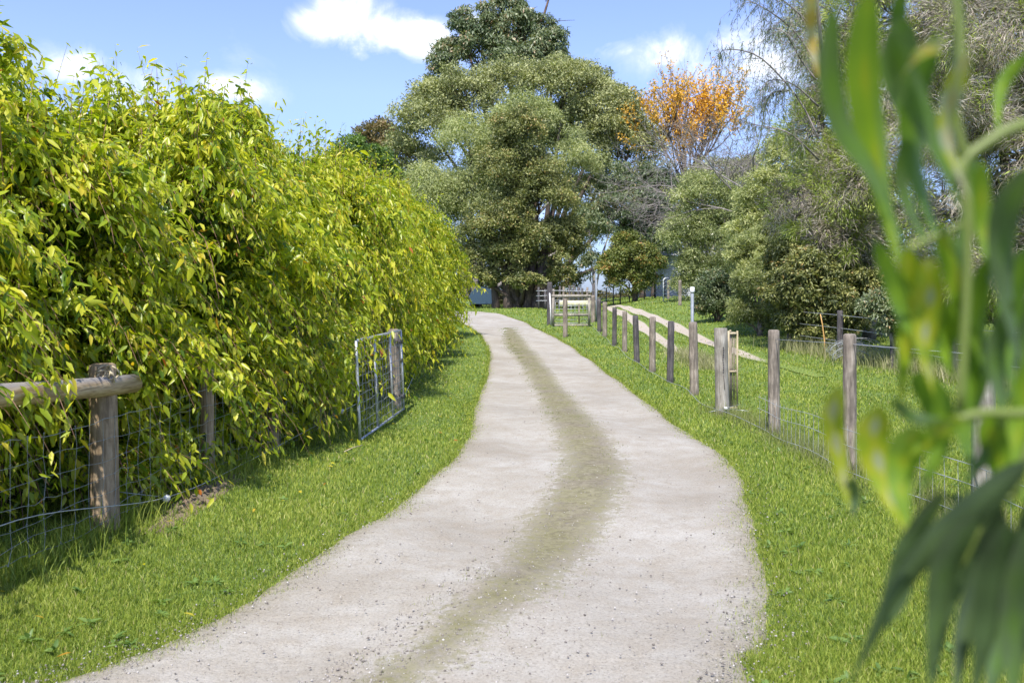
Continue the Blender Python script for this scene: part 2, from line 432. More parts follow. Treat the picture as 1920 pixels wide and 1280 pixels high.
sm = ramp(t, wv, [(0.02, (0, 0, 0)), (.2, (.45, .45, .45)), (.6, (.88, .88, .88))])
moss = ramp(t, noise(t, ob, 1.6, 3, .6), [(.36, (.165, .145, .095)), (.52, (.17, .17, .055))])
moss = mixc(t, ramp(t, nf, [(.35, (0, 0, 0)), (.65, (.7, .7, .7))]), moss, (.23, .19, .135))
moss = mixc(t, ramp(t, nm, [(.40, (0, 0, 0)), (.62, (.55, .55, .55))]), moss, (.26, .24, .165))
moss = mixc(t, .9, moss, ramp(t, ns, [(.35, (.5, .48, .44)), (.55, (1, 1, 1))]), 'MULTIPLY')
base = mixc(t, sm, base, moss)
Lk(t, base, b.inputs['Base Color']); b.inputs['Roughness'].default_value = .95; b.inputs['Specular IOR Level'].default_value = .2
hh = mathn(t, 'ADD', mathn(t, 'MULTIPLY', nf, .5), mathn(t, 'MULTIPLY', ns, .9))
hh = mathn(t, 'ADD', hh, mathn(t, 'MULTIPLY', nm, 1.2))
bp = N(t, 'ShaderNodeBump'); bp.inputs['Strength'].default_value = .55; bp.inputs['Distance'].default_value = .02
Lk(t, hh, bp.inputs['Height']); Lk(t, bp.outputs[0], b.inputs['Normal'])
M['road'] = m
o = g.build('road', m, smoothf=True); tag(o, kind='structure')
def addattr(o, name, arr):
    at = o.data.attributes.new(name, 'FLOAT', 'POINT'); at.data.foreach_set('value', np.ascontiguousarray(arr).astype(np.float32).ravel())
addattr(o, 'edge', edge[:, ::-1])
addattr(o, 'near', np.clip(1 - (RP[..., 1] - 3.2) / 3.6, 0, 1)[:, ::-1])

# paddock track: two worn ruts ---------------------------------------
m, t, b, out = newmat('dirt_track')
tc = N(t, 'ShaderNodeTexCoord'); ob = tc.outputs['Object']
nf = noise(t, ob, 30, 6, .7); nb = noise(t, ob, 2, 4, .6)
c = ramp(t, nf, [(.3, (.27, .225, .175)), (.6, (.44, .385, .32))])
c = mixc(t, ramp(t, nb, [(.45, (0, 0, 0)), (.7, (.4, .4, .4))]), c, (.36, .33, .2))
at_ = N(t, 'ShaderNodeAttribute', attribute_name='t')
fm = ramp(t, mathn(t, 'ADD', at_.outputs['Fac'], mathn(t, 'MULTIPLY', mathn(t, 'SUBTRACT', nf, .5), .9)), [(.25, (0, 0, 0)), (.5, (1, 1, 1))])
c = mixc(t, fm, ramp(t, nf, [(.3, (.06, .095, .02)), (.5, (.14, .20, .035)), (.72, (.27, .34, .07))]), c)
Lk(t, c, b.inputs['Base Color']); b.inputs['Roughness'].default_value = .95
bp = N(t, 'ShaderNodeBump'); bp.inputs['Strength'].default_value = .5; bp.inputs['Distance'].default_value = .02
Lk(t, nf, bp.inputs['Height']); Lk(t, bp.outputs[0], b.inputs['Normal'])
ruts = [[(1132, 575, .22), (1148, 580, .24), (1168, 590, .30), (1200, 611, .26), (1232, 634, .24), (1262, 655, .22), (1300, 676, .16), (1330, 690, .03)],
        [(1134, 573.5, .22), (1160, 575, .26), (1190, 582, .27), (1225, 595, .27), (1262, 611, .27), (1305, 632, .27), (1350, 650, .26), (1400, 668, .25), (1450, 682, .22), (1490, 693, .2), (1540, 708, .12)]]
g = Geo(); rutpolys = []
for r in ruts:
    C = catmull(np.array([gnd(a, b_)[:2] for a, b_, _ in r]), 80)
    hw = np.interp(np.linspace(0, 1, 80), np.linspace(0, 1, len(r)), [q[2] for q in r]) * 1.0
    T = unit(np.gradient(C, axis=0)); S = np.stack([T[:, 1], -T[:, 0]], 1)
    jig = 1 + .08 * np.sin(np.arange(80) * .35)
    vv = np.linspace(-1, 1, 7)
    P = C[:, None] + S[:, None] * (hw * jig)[:, None, None] * vv[None, :, None]
    zz = terrain(P[..., 0], P[..., 1]) + .016 + .004 * len(rutpolys)
    fd = smooth(0, .10, np.linspace(0, 1, 80)) * (1 - smooth(.66, .97, np.linspace(0, 1, 80)))
    ft = fd[:, None] * (1 - np.abs(vv)[None] ** 3)
    g.grid(np.concatenate([P, zz[..., None]], -1)[:, ::-1], 0, ft[:, ::-1])
    rutpolys.append(np.vstack([P[:, 0], P[::-1, -1]]))
o = g.build('track', m, smoothf=True); tag(o, kind='structure')

# ------------------------------------------------------------------ grass
def sample_wedge(n, d0, d1, p=1.55, wide=1.25, g=rng):
    u = g.random(n); q = 1 - p
    d = (d0 ** q + u * (d1 ** q - d0 ** q)) ** (1 / q)
    X = (g.random(n) * 2 - 1) * (960 / F) * wide * d
    return X, d
def blades(X, Y, h, wd, t, lean=.5, g=rng, geo=None, mi=0, z0=None):
    n = len(X); P = np.stack([X, Y, (terrain(X, Y) if z0 is None else z0) - .004], 1)
    a = g.random(n) * 2 * np.pi; S = np.stack([np.cos(a), np.sin(a), np.zeros(n)], 1)
    b_ = g.random(n) * 2 * np.pi; ln = g.random(n) ** .7 * lean
    Dh = np.stack([np.cos(b_), np.sin(b_), np.zeros(n)], 1) * (h * ln)[:, None]
    up = np.array([0, 0, 1.0]) * (h * np.sqrt(np.clip(1 - ln ** 2, .1, 1)))[:, None]
    w2 = (wd / 2)[:, None]
    V = np.stack([P - S * w2, P + S * w2, P + up * .55 + Dh * .3 + S * w2 * .8, P + up * .55 + Dh * .3 - S * w2 * .8, P + up + Dh], 1)
    geo.inst(V, [(0, 1, 2, 3), (3, 2, 4)], t, mi)
X, Y = sample_wedge(760000, 3.0, 75)
keep = ~inpoly(X, Y, road_poly)
wobble = .03 + .03 * rng.random(len(X))
for rp in rutpolys: keep &= ~(inpoly(X, Y, rp) & (rng.random(len(X)) < .97 * smooth(19, 25, Y + rng.normal(0, 1.2, len(X)))) & (rng.random(len(X)) < .98))
X, Y = X[keep], Y[keep]
patch = np.sin(X * 1.7 + np.sin(Y * 1.3) * 1.5) * np.sin(Y * 1.9 + np.sin(X * .8) * 2)
sc_ = 1 + Y / 14
h = (.026 + .024 * rng.random(len(X)) + .009 * patch) * (.75 + .25 * sc_)
h *= np.where(X < 0, .9, 1.1)
wd = .0042 * np.clip(Y / 4.5, 1, 9) * (.8 + .5 * rng.random(len(X)))
t_ = np.clip(.46 + .25 * rng.standard_normal(len(X)) + .10 * patch, 0, .93)
t_ = np.where(rng.random(len(X)) < .02, 1, t_)
g = Geo(); blades(X, Y, h, wd, t_, .75, geo=g)
o = g.build('grass', M['grass']); tag(o, 'bright green mown lawn grass on both verges and paddock', 'grass', kind='stuff')
# road fringe: thin irregular tufts creeping over the edge, and wisps on the crown of the road
g = Geo()
for line, sgn in ((Lc, 1), (Rc, -1)):
    i = rng.integers(60, NR - 1, 60000); dcam = line[i, 1]
    pr = np.clip(9 / np.maximum(dcam, 1) ** 1.1, 0, 1); kk = rng.random(len(i)) < pr; i = i[kk]
    off = rng.random(len(i)) ** 2.0 * .34 * (.35 + .75 * (np.sin(i * .23) + .6 * np.sin(i * .71) > 0)) - .03
    p = line[i] + side[i] * sgn * off[:, None] + rng.normal(0, .03, (len(i), 2))
    blades(p[:, 0], p[:, 1], .02 + .03 * rng.random(len(i)), .0035 * np.clip(p[:, 1] / 5, 1, 6), rng.random(len(i)) * .95, .9, geo=g)
i = rng.integers(0, len(Sline) - 8, 30000); u = rng.random(len(i))[:, None]
p = Sline[i] * (1 - u) + Sline[i + 1] * u + rng.normal(0, .15, (len(i), 2))
cl = (np.sin(p[:, 0] * 9) * np.sin(p[:, 1] * 7) + rng.normal(0, .5, len(i))) > .35
p = p[cl & inpoly(p[:, 0], p[:, 1], road_poly)]
g2 = Geo()
blades(p[:, 0], p[:, 1], .010 + .018 * rng.random(len(p)), .003 * np.clip(p[:, 1] / 5, 1, 5), .0 + .6 * rng.random(len(p)), .95, geo=g2, z0=terrain(p[:, 0], p[:, 1]) + .03)
o = g.build('grass_fringe', M['grass']); tag(o, 'ragged grass fringe creeping over the gravel edges', 'grass', kind='stuff')
o = g2.build('wheel_crown_grass', M['dry']); tag(o, 'short sparse dry weeds along the crown of the gravel driveway', 'weeds', kind='stuff')
# pebbles
def pebbles(X, Y, r, geo, z0):
    n = len(X); P = np.stack([X, Y, z0 + r * .25], 1)
    base = np.array([[1, 0, 0], [0, 1, 0], [-1, 0, 0], [0, -1, 0], [0, 0, .7], [0, 0, -.7]], float)
    a = rng.random(n) * 6.28; ca, sa = np.cos(a), np.sin(a)
    V = base[None] * (r[:, None, None] * (.6 + .7 * rng.random((n, 6, 1))))
    V = np.stack([V[..., 0] * ca[:, None] - V[..., 1] * sa[:, None], V[..., 0] * sa[:, None] + V[..., 1] * ca[:, None], V[..., 2]], -1) + P[:, None]
    geo.inst(V, [(0, 1, 4), (1, 2, 4), (2, 3, 4), (3, 0, 4), (1, 0, 5), (2, 1, 5), (3, 2, 5), (0, 3, 5)], rng.random(n))
g = Geo()
X, Y = sample_wedge(60000, 3.2, 20, 1.9); sv_ = stripval(X, Y); ed = np.minimum(polydist(X, Y, Lc[60:300:4]), polydist(X, Y, Rc[60:300:4]))
keep = (inpoly(X, Y, road_poly) & (rng.random(len(X)) < (.16 + .75 * (sv_ > -.15) + .6 * (ed < .25)))) | ((ed < .16) & (rng.random(len(X)) < .5))
X, Y, sv_ = X[keep], Y[keep], sv_[keep]
r = .002 + .007 * rng.random(len(X)) ** 5
zz = terrain(X, Y) + .027 + .014 * np.clip(sv_, 0, 1)
pebbles(X, Y, r, g, zz)
o = g.build('gravel', M['stone']); tag(o, 'loose pale and dark gravel stones scattered on the driveway', 'gravel', kind='stuff')

# ------------------------------------------------------------------ left row of weeping trees
def hedge_tree(seed, H, rx, ry, nspray, leaders, low=1.0):
    g_ = np.random.default_rng(seed)
    G = Geo(); W_ = Geo()
    # lumpy radius
    ph = g_.random(6) * 6.28
    def rad(th, z):
        u = z / H
        prof = np.interp(u, [0, .12, .25, .35, .6, .8, .92, 1.0], [.68 * low, .78 * low, .88 * low, .97, 1.03, .84, .56, .18])
        return prof * (1 + .13 * np.sin(3 * th + ph[0] + 3 * u) + .10 * np.sin(5 * th + ph[1] - 7 * u) + .09 * np.sin(9 * u + ph[2]))
    n = nspray
    K = 110; tc_ = g_.random(K) * 2 * np.pi; zc = .3 + (H - .35) * g_.random(K) ** .85; qc = .60 + .42 * g_.random(K); ci = g_.integers(0, K, n)
    loose = g_.random(n) < .35
    th = np.where(loose, g_.random(n) * 2 * np.pi, tc_[ci] + g_.normal(0, .20, n)); z0 = np.clip(np.where(loose, .28 + (H - .3) * g_.random(n) ** .85, zc[ci] + g_.normal(0, .17, n)), .2, H)
    rr = rad(th, z0); q = np.where(loose, .35 + .5 * g_.random(n), qc[ci] - .16 * g_.random(n))
    p0 = np.stack([np.cos(th) * rr * rx * q, np.sin(th) * rr * ry * q, z0], 1)
    out_ = unit(np.stack([np.cos(th), np.sin(th), .25 + .9 * (z0 / H) ** 2 + g_.normal(0, .3, n)], 1) + g_.normal(0, .28, (n, 3)))
    ln = .24 + .42 * g_.random(n); drop = ln * (.5 + .8 * g_.random(n))
    lead = g_.random(n) < leaders
    # bushy pointed peaks rising above the crown
    npk = max(1, int(H * 1.2)) if leaders > .05 else 2
    pkx = g_.normal(0, .5, (npk, 2)); pkh = H + g_.uniform(.05, .85 if leaders > .1 else .35, npk)
    ki = np.arange(n - npk * 75, n); wp_ = g_.integers(0, npk, len(ki)); f_ = g_.random(len(ki)) ** .8
    rp = .30 * (1 - f_) + .04; ap = g_.random(len(ki)) * 6.28
    p0[ki] = np.stack([pkx[wp_, 0] + rp * np.cos(ap) * .6, pkx[wp_, 1] + rp * np.sin(ap) * .6, H * .74 + (pkh[wp_] - H * .74) * f_], 1)
    out_[ki] = unit(np.stack([np.cos(ap), np.sin(ap), np.full(len(ki), .9)], 1)); ln[ki] = .16 + .22 * g_.random(len(ki)); drop[ki] = ln[ki] * .9
    # a few upright whips above the crown
    kk = np.where(lead & (z0 > H * .72))[0]
    out_[kk] = unit(np.stack([g_.normal(0, .22, len(kk)), g_.normal(0, .22, len(kk)), np.ones(len(kk))], 1))
    drop[kk] = .03; ln[kk] = .45 + .55 * g_.random(len(kk))
    m_ = 15
    s = np.linspace(.12, 1, m_)[None, :, None]
    jit = g_.normal(0, .035, (n, m_, 3))
    C = p0[:, None] + out_[:, None] * (ln[:, None, None] * s) + np.array([0, 0, -1.0]) * (drop[:, None, None] * s * s) + jit * .6
    tan = unit(out_[:, None] * ln[:, None, None] - np.array([0, 0, 1.0]) * (2 * drop[:, None, None] * s))
    sd = g_.standard_normal((n, m_, 3)) * .55
    D = unit(tan * .55 + np.array([0, 0, -.75]) + sd)
    C, D = C.reshape(-1, 3), D.reshape(-1, 3)
    nn = unit(g_.standard_normal(C.shape) + np.array([0, 0, .5]) + np.repeat(out_, m_, 0) * .8)
    L = (.055 + .060 * g_.random(len(C))); Wf = L * (.29 + .10 * g_.random(len(C)))
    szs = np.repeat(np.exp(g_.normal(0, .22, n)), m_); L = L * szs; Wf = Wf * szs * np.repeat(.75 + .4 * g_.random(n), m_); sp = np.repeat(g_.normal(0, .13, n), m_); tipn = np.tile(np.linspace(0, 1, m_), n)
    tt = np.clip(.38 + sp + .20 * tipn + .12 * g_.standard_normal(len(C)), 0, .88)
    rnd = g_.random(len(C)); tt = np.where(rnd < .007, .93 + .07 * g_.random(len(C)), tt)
    ok = (C[:, 2] > .1)
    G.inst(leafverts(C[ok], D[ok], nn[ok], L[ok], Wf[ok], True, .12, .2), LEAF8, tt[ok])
    # larger, darker leaves inside the crown
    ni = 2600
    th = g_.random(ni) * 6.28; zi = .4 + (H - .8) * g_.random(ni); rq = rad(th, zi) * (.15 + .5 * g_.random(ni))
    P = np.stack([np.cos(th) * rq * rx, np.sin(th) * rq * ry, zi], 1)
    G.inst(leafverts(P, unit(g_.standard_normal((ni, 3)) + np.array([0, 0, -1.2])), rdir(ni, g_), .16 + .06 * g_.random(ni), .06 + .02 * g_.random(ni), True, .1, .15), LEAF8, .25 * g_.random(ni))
    # reddish spray stems
    s3 = np.array([0, .35, .7, 1.0])[None, :, None]
    S3 = p0[:, None] + out_[:, None] * (ln[:, None, None] * s3) + np.array([0, 0, -1.0]) * (drop[:, None, None] * s3 * s3)
    wv = unit(np.cross(out_, np.array([0, 0, 1.0]) + .01))[:, None] * np.array([.004, .0035, .0025, .001])[None, :, None]
    V = np.concatenate([S3 - wv, S3 + wv], 1)
    G.inst(V, [(0, 1, 5, 4), (1, 2, 6, 5), (2, 3, 7, 6)], np.full(n, .5), 1)
    # trunk and limbs
    for j in range(3):
        a = j * 2.1 + g_.random(); b0 = np.array([math.cos(a) * .12, math.sin(a) * .12, -.05])
        pts = [b0 + np.array([math.cos(a) * .45 * u, math.sin(a) * .45 * u, H * .85 * u]) + g_.normal(0, .03, 3) * (u > 0) for u in np.linspace(0, 1, 7)]
        W_.tube(pts, np.linspace(.05, .012, 7), 7)
        for q in range(7):
            u = .2 + .7 * g_.random(); st = pts[int(u * 6)]; aa = g_.random() * 6.28
            dd = np.array([math.cos(aa) * rx * .6, math.sin(aa) * ry * .6, .5 + .3 * g_.random()])
            W_.tube([st, st + dd * .4 + np.array([0, 0, .08]), st + dd * .75, st + dd], [.016, .012, .008, .003], 5)
    return G, W_
variants = []
for seed, H, rx, ry, ns_, ld_, lw_ in ((11, 3.55, 1.35, 1.4, 3500, .04, .72), (12, 4.0, 1.4, 1.5, 3800, .11, 1), (13, 4.05, 1.45, 1.55, 3800, .06, 1), (14, 3.85, 1.4, 1.5, 3500, .04, 1)):
    G, W_ = hedge_tree(seed, H, rx, ry, ns_, ld_, lw_)
    variants.append((G, W_, [None, None]))
spots = [(-4.5, 3.6, 0, 0, 0.845, 'weeping tree cut off by the left edge of the picture, before the log rail'),
         (-4.45, 5.4, 0, 2.1, 0.845, 'weeping tree directly behind the log rail and its thick corner post'),
         (-4.05, 7.2, 1, 0.4, .76, 'weeping tree behind the first netting bay right of the log rail'),
         (-3.62, 8.9, 1, 2.6, 0.83, 'weeping tree with tall whippy shoots against the sky behind the netting'),
         (-3.62, 10.6, 2, 1.2, 0.90, 'weeping tree behind the near end of the open mesh gate'),
         (-3.5, 12.4, 3, 3.3, 0.92, 'weeping tree behind the hinge post of the open mesh gate'),
         (-3.25, 14.4, 1, 4.4, 0.93, 'yellow green weeping tree next beyond the hinge post of the mesh gate'),
         (-3.1, 16.6, 2, 5.2, 0.95, 'weeping tree second beyond the mesh gate in the leafy row'),
         (-3.2, 19, 3, 0.2, 0.98, 'weeping tree beside the pale stump marker at the grass edge'),
         (-3.2, 21.6, 2, 1.9, 1.000, 'weeping tree third from the far end of the leafy row'),
         (-3.2, 24.3, 3, 3.0, 1.039, 'weeping tree second from the far end of the leafy row'),
         (-3.1, 27.2, 2, 4.1, 0.938, 'last weeping tree of the row, where the driveway bends left')]
for (x, y, vi, rz, s, lab) in spots:
    G, W_, cache = variants[vi]
    root = thing('weeping_tree', lab, 'tree', (x, y, float(terrain(x, y))), 'weeping trees along the left fence')
    root.rotation_euler = (0, 0, rz); root.scale = (1, 1, s)
    if cache[0] is None:
        cache[0] = G.build('crown', [M['hedge'], M['hedgestem']], root)
        cache[1] = W_.build('trunk', M['bark'], root, True)
    else:
        for c0 in cache:
            c1 = c0.copy(); sc.collection.objects.link(c1); c1.parent = root
variants = None

# ------------------------------------------------------------------ left netting fence with log rail
def lf(Y):      # plan line of the left fence
    return np.interp(Y, [2.5, 5.05, 6.25, 7.9, 9.4, 10.7, 13.0, 18, 27], [-2.95, -2.88, -2.80, -2.66, -2.47, -2.3, -1.75, -2.3, -2.6])
def cyl_post(name, x, y, h, r, mat, parent, lean=(0, 0), flat=False, top=.012, t=.5):
    g = Geo(); z = float(terrain(x, y)); n = 9
    zz = np.array([-.15, 0, .15, .35, .55, .75, .92, 1.0]) * h
    pts = np.array([[lean[0] * q, lean[1] * q, q] for q in zz]) + np.array([0, 0, 0])
    rr = r * np.array([1.06, 1.04, 1.0, .99, 1.0, .98, .97, .93])
    pts2 = np.vstack([pts, pts[-1] + [lean[0] * top, lean[1] * top, top]]); rr = np.append(rr, r * .72)
    g.tube(pts2, rr, 14, wob=.04)
    o = g.build(name, mat, parent, True)
    o.location = (x, y, z) if parent is None else tuple(np.array([x, y, z]) - np.array(parent.location))
    return o
fence = thing('netting_fence', 'low galvanised netting fence with round posts under the weeping trees on the left', 'fence', (-2.8, 6.25, 0))
def rel(root, P): return np.asarray(P, float) - np.array(root.location)
cyl_post('post', -2.80, 6.25, 1.14, 0.092, M['postwarm'], fence, (-.02, 0))['label'] = 'thick sawn topped corner post carrying the log rail'
for x, y, h, r in ((-2.66, 7.9, 1.02, .06), (-2.47, 9.4, .98, .055), (-2.3, 10.7, .95, .05), (-2.3, 18.2, 1.0, .06), (-2.5, 23.5, 1.0, .06), (-3.35, 3.5, 1.1, .08)):
    cyl_post('post', x, y, h, r, M['postwarm'], fence)
g = Geo()
a = np.array([-2.97, 2.9, 1.15]); b_ = np.array([-2.74, 6.62, 1.0])
P = [a + (b_ - a) * u + np.array([0, -.055, .012 * math.sin(u * 5)]) for u in np.linspace(0, 1, 9)]
g.tube(np.array(P) - np.array(fence.location), .066, 16, wob=.03)
m, t, b, out = newmat('log_rail_wood')
tc = N(t, 'ShaderNodeTexCoord'); mp = N(t, 'ShaderNodeMapping'); Lk(t, tc.outputs['Object'], mp.inputs[0]); mp.inputs['Scale'].default_value = (1, .06, 1)
n1 = noise(t, mp.outputs[0], 45, 5, .65, .8)
c = ramp(t, n1, [(.32, (.20, .135, .06)), (.5, (.42, .30, .16)), (.7, (.58, .46, .29))])
nrm = N(t, 'ShaderNodeSeparateXYZ'); ge = N(t, 'ShaderNodeNewGeometry'); Lk(t, tc.outputs['Normal'], nrm.inputs[0])
c = mixc(t, ramp(t, nrm.outputs[2], [(.35, (0, 0, 0)), (.7, (.9, .9, .9))]), c, mixc(t, n1, (.13, .125, .13), (.34, .32, .31)))
Lk(t, c, b.inputs['Base Color']); b.inputs['Roughness'].default_value = .8
bp = N(t, 'ShaderNodeBump'); bp.inputs['Strength'].default_value = .3; bp.inputs['Distance'].default_value = .01; Lk(t, n1, bp.inputs['Height']); Lk(t, bp.outputs[0], b.inputs['Normal'])
o = g.build('rail', m, fence, True); o['label'] = 'pale log rail weathered grey along its top'
# knotted lashing where rail meets post
g = Geo()
for q in range(5):
    cth = np.linspace(0, 6.28, 14); c0 = np.array([.02 + .015 * q, -.10, 1.08 + .02 * math.sin(q * 2)])
    rr = .035 + .012 * (q % 3)
    g.tube(np.stack([c0[0] + rr * np.cos(cth + q), c0[1] + .02 * np.sin(cth * 2 + q), c0[2] + rr * np.sin(cth + q)], 1), .007, 5)
g.build('lashing', M['slat'], fence, True)
# netting: horizontals and stays with slight kinks
g = Geo(); ys = np.concatenate([np.arange(3.2, 12.9, .165), np.arange(13.2, 27, .3)])
def wx(y): return lf(y) + .10
lv = [.79, .66, .53, .41, .30, .20, .11]
for j, hz in enumerate(lv):
    yy = np.linspace(3.0, 13.0, 90)
    P = np.stack([wx(yy) + .006 * np.sin(yy * 7 + j), yy, terrain(wx(yy), yy) + hz + .012 * np.sin(yy * 4.3 + j * 2) + .006 * rng.standard_normal(90)], 1)
    g.tube(rel(fence, P), .0017 if j else .0025, 5, cap=False)
    if j < 5:
        yy = np.linspace(13.3, 27, 60)
        g.tube(rel(fence, np.stack([wx(yy), yy, terrain(wx(yy), yy) + hz], 1)), .0024, 4, cap=False)
for yv in ys:
    k = rng.normal(0, .014, len(lv)); k[0] *= .3
    P = np.array([[wx(yv + kk) + .004, yv + kk, float(terrain(wx(yv), yv)) + hz] for hz, kk in zip([.80] + lv[1:], k)])
    g.tube(rel(fence, P), .0016, 5, cap=False)
    for q in P: g.tube(rel(fence, np.array([q - [0, .007, 0], q + [0, .006, 0]])), .0032, 5)
g.build('netting', M['wire'], fence)
# tight outrigger wire with two insulators
g = Geo()
def gp(x, y, h): p = gnd(x, y); return p
wp = [np.array([-2.62, 3.2, .25]), px(0, 985, 4.9), px(312, 932, 6.75), px(470, 862, 8.4), px(640, 772, 10.9), px(668, 757, 11.3)]
g.tube(rel(fence, catmull(np.array(wp), 40)), .0036, 6, cap=False)
wq = px(312, 932, 6.75)
g.tube(rel(fence, [wq, px(225, 922, 6.5) + np.array([0, .0, .0])]), .0026, 5)
g.tube(rel(fence, [px(757, 745, 13.2), px(795, 662, 20.0)]), .0036, 5)
g.build('tension_wire', M['galv'], fence)
for q, s_ in ((px(312, 934, 6.75), 1), (px(642, 771, 10.9), 1.1)):
    g = Geo(); c0 = rel(fence, q)
    g.tube([c0 + [0, -.02 * s_, 0], c0 + [0, -.012, 0], c0 + [0, .0, 0], c0 + [0, .012, 0], c0 + [0, .02 * s_, 0]], [.020, .028, .016, .028, .020], 14)
    g.build('insulator', M['white'], fence, True)

# open mesh gate on the left -----------------------------------------
A0, B0 = gnd(675, 829), gnd(757, 770)
A0 = A0 + [0, 0, .02]; B0 = B0 + [0, 0, .03]
gate = thing('mesh_gate', 'open galvanised tube gate with square wire mesh standing in the grass on the left', 'gate', A0)
hA, hB = 1.10, 1.12
tiltv = np.array([-.045, 0, 0])
def gpnt(u, v_): p = A0 + (B0 - A0) * u; return p + np.array([0, 0, 1]) * (hA + (hB - hA) * u) * v_ + tiltv * v_ - A0
g = Geo()
g.tube([gpnt(0, 0), gpnt(0, .25), gpnt(0, .5), gpnt(0, .8), gpnt(0, 1)], .017, 10)
g.tube([gpnt(1, 0), gpnt(1, 1)], .017, 10)
g.tube([gpnt(0, 0), gpnt(1, 0)], .017, 10); g.tube([gpnt(0, 1), gpnt(1, 1)], .017, 10)
g.build('frame', M['galv'], gate, True)
for u in (.345, .70):
    g = Geo(); g.tube([gpnt(u, .01), gpnt(u, .99)], .0155, 10); g.build('upright', M['galv'], gate, True)
g = Geo()
for v_ in np.linspace(.09, .92, 10):
    u = np.linspace(0, 1, 20); off = rng.normal(0, .006, 20)
    g.tube(np.array([gpnt(a, v_ + o_) + [.012, 0, 0] for a, o_ in zip(u, off)]), .0038, 5, cap=False)
for u in np.linspace(.06, .96, 16):
    g.tube(np.array([gpnt(u + rng.normal(0, .004), v_) + [.016, 0, 0] for v_ in np.linspace(0, 1, 8)]), .0028, 5, cap=False)
g.build('mesh_panel', M['wire'], gate)
g = Geo(); q = gpnt(1, .62); g.box(q, (.03, .05, .05)); g.tube([q + [0, -.05, 0], q + [0, .08, 0]], .01, 8)
g.build('latch', M['postdark'], gate)
g = Geo(); q = gpnt(.16, 1); g.tube([q - (gpnt(1, 1) - gpnt(0, 1)) * .02, q + (gpnt(1, 1) - gpnt(0, 1)) * .02], .0195, 10); g.build('tape', M['rustyred'], gate, True)
for v_ in (.16, .86):
    g = Geo(); q = gpnt(1, v_); g.tube([q + [0, -.01, -.03], q + [0, -.01, .03]], .026, 10); g.bar(q + [0, 0, 0], q + [.0, .20, 0] + [-.08, 0, 0], .035, .012); g.build('hinge', M['postdark'], gate)
hp = B0 + np.array([-.14, .22, -.03])
o = cyl_post('gate_post', hp[0], hp[1], 1.15, .085, M['post'], None, (-.03, 0)); tag(o, 'grey brown timber post behind the far end of the open mesh gate', 'post')
p = gnd(792, 668); g = Geo()
g.tube([p + [0, 0, -.05], p + [0, 0, .12], p + [.01, 0, .26]], [.11, .10, .085], 10, wob=.12)
g.tube([p + [.10, -.05, -.03], p + [.12, -.04, .08], p + [.13, -.03, .18]], [.09, .08, .05], 9, wob=.12)
o = g.build('tree_stump', M['barkgrey'], None, True, loc=p); tag(o, 'small pale grey stump at the grass edge beyond the mesh gate', 'stump')
p1, p2 = gnd(645, 856), gnd(680, 845); g = Geo(); g.tube([p1 + [0, 0, .05], (p1 + p2) / 2 + [0, 0, .065], p2 + [0, 0, .06]], .005, 6)
o = g.build('stick', M['slat'], None, loc=p1); tag(o, 'short pale stick lying in the grass below the mesh gate', 'stick')

n = 170; X = -2.9 + 2.2 * rng.random(n) ** 1.6; Y = 4 + 16 * rng.random(n); X = X + .9 * smooth(5, 12, Y) * .9
kp = ~inpoly(X, Y, road_poly); X, Y = X[kp], Y[kp]; n = len(X)
g = Geo(); g.inst(leafverts(np.stack([X, Y, terrain(X, Y) + .035 + .02 * rng.random(n)], 1), unit(rng.standard_normal((n, 3)) * [1, 1, .25]), unit(rng.standard_normal((n, 3)) * .4 + [0, 0, 1]), .035 + .03 * rng.random(n), .012 + .008 * rng.random(n), True, .1, .2), LEAF8, .8 + .2 * rng.random(n))
o = g.build('fallen_leaves', M['hedge']); tag(o, 'yellow and brown fallen leaves lying in the lawn beside the leafy row', 'leaves', kind='stuff')
X, Y = sample_wedge(420, 3.2, 26, 1.6); kp = ~inpoly(X, Y, road_poly); X, Y = X[kp], Y[kp]; n = len(X); X = np.repeat(X, 9); Y = np.repeat(Y, 9); n9 = len(X)
g = Geo(); dv = unit(rng.standard_normal((n9, 3)) * [1, 1, 0] + [0, 0, .35]); g.inst(leafverts(np.stack([X, Y, terrain(X, Y) + .02], 1) + dv * .008, dv, unit(rng.standard_normal((n9, 3)) * .2 + [0, 0, 1]), .03 + .04 * rng.random(n9), .012 + .014 * rng.random(n9), True, .25, .15), LEAF8, np.clip(.5 + .15 * rng.standard_normal(n9), 0, .9))
o = g.build('lawn_weeds', M['bright']); tag(o, 'small broad leaved weeds dotted through the lawn', 'weeds', kind='stuff')
# bare soil at the fence foot, taller tufts ---------------------------
g = Geo(); cs = gnd(345, 960)[:2]
U, V_ = np.meshgrid(np.linspace(-1, 1, 30), np.linspace(-1, 1, 30))
rr = np.hypot(U, V_)
SX = cs[0] - .03 + U * .16; SY = cs[1] + .5 + V_ * 1.1
g.grid(np.stack([SX, SY, terrain(SX, SY) + .032 * np.clip(1 - rr, -.4, 1) + .012 * rng.standard_normal(SX.shape)], -1))
m = flatmat('soil', (.17, .13, .085), .95, 0, .4)
o = g.build('soil', m, smoothf=True); tag(o, 'bare crumbly soil heap under the netting fence', 'soil', kind='stuff')
g = Geo()
n = 9000; Y = 3.2 + 9.6 * rng.random(n) ** 1.2; X = wx(Y) + rng.normal(-.05, .13, n)
dens = (np.sin(Y * 5.1) + np.sin(Y * 2.3 + 1)) > -.2; X, Y = X[dens], Y[dens]
blades(X, Y, .08 + .22 * rng.random(len(X)) ** 2, np.full(len(X), .006), .2 + .6 * rng.random(len(X)), .8, geo=g)
def along(P, n, sx, g=rng):
    P = np.asarray(P); i = g.integers(0, len(P) - 1, n); u = g.random(n)[:, None]
    return P[i] * (1 - u) + P[i + 1] * u + g.normal(0, sx, (n, 2))
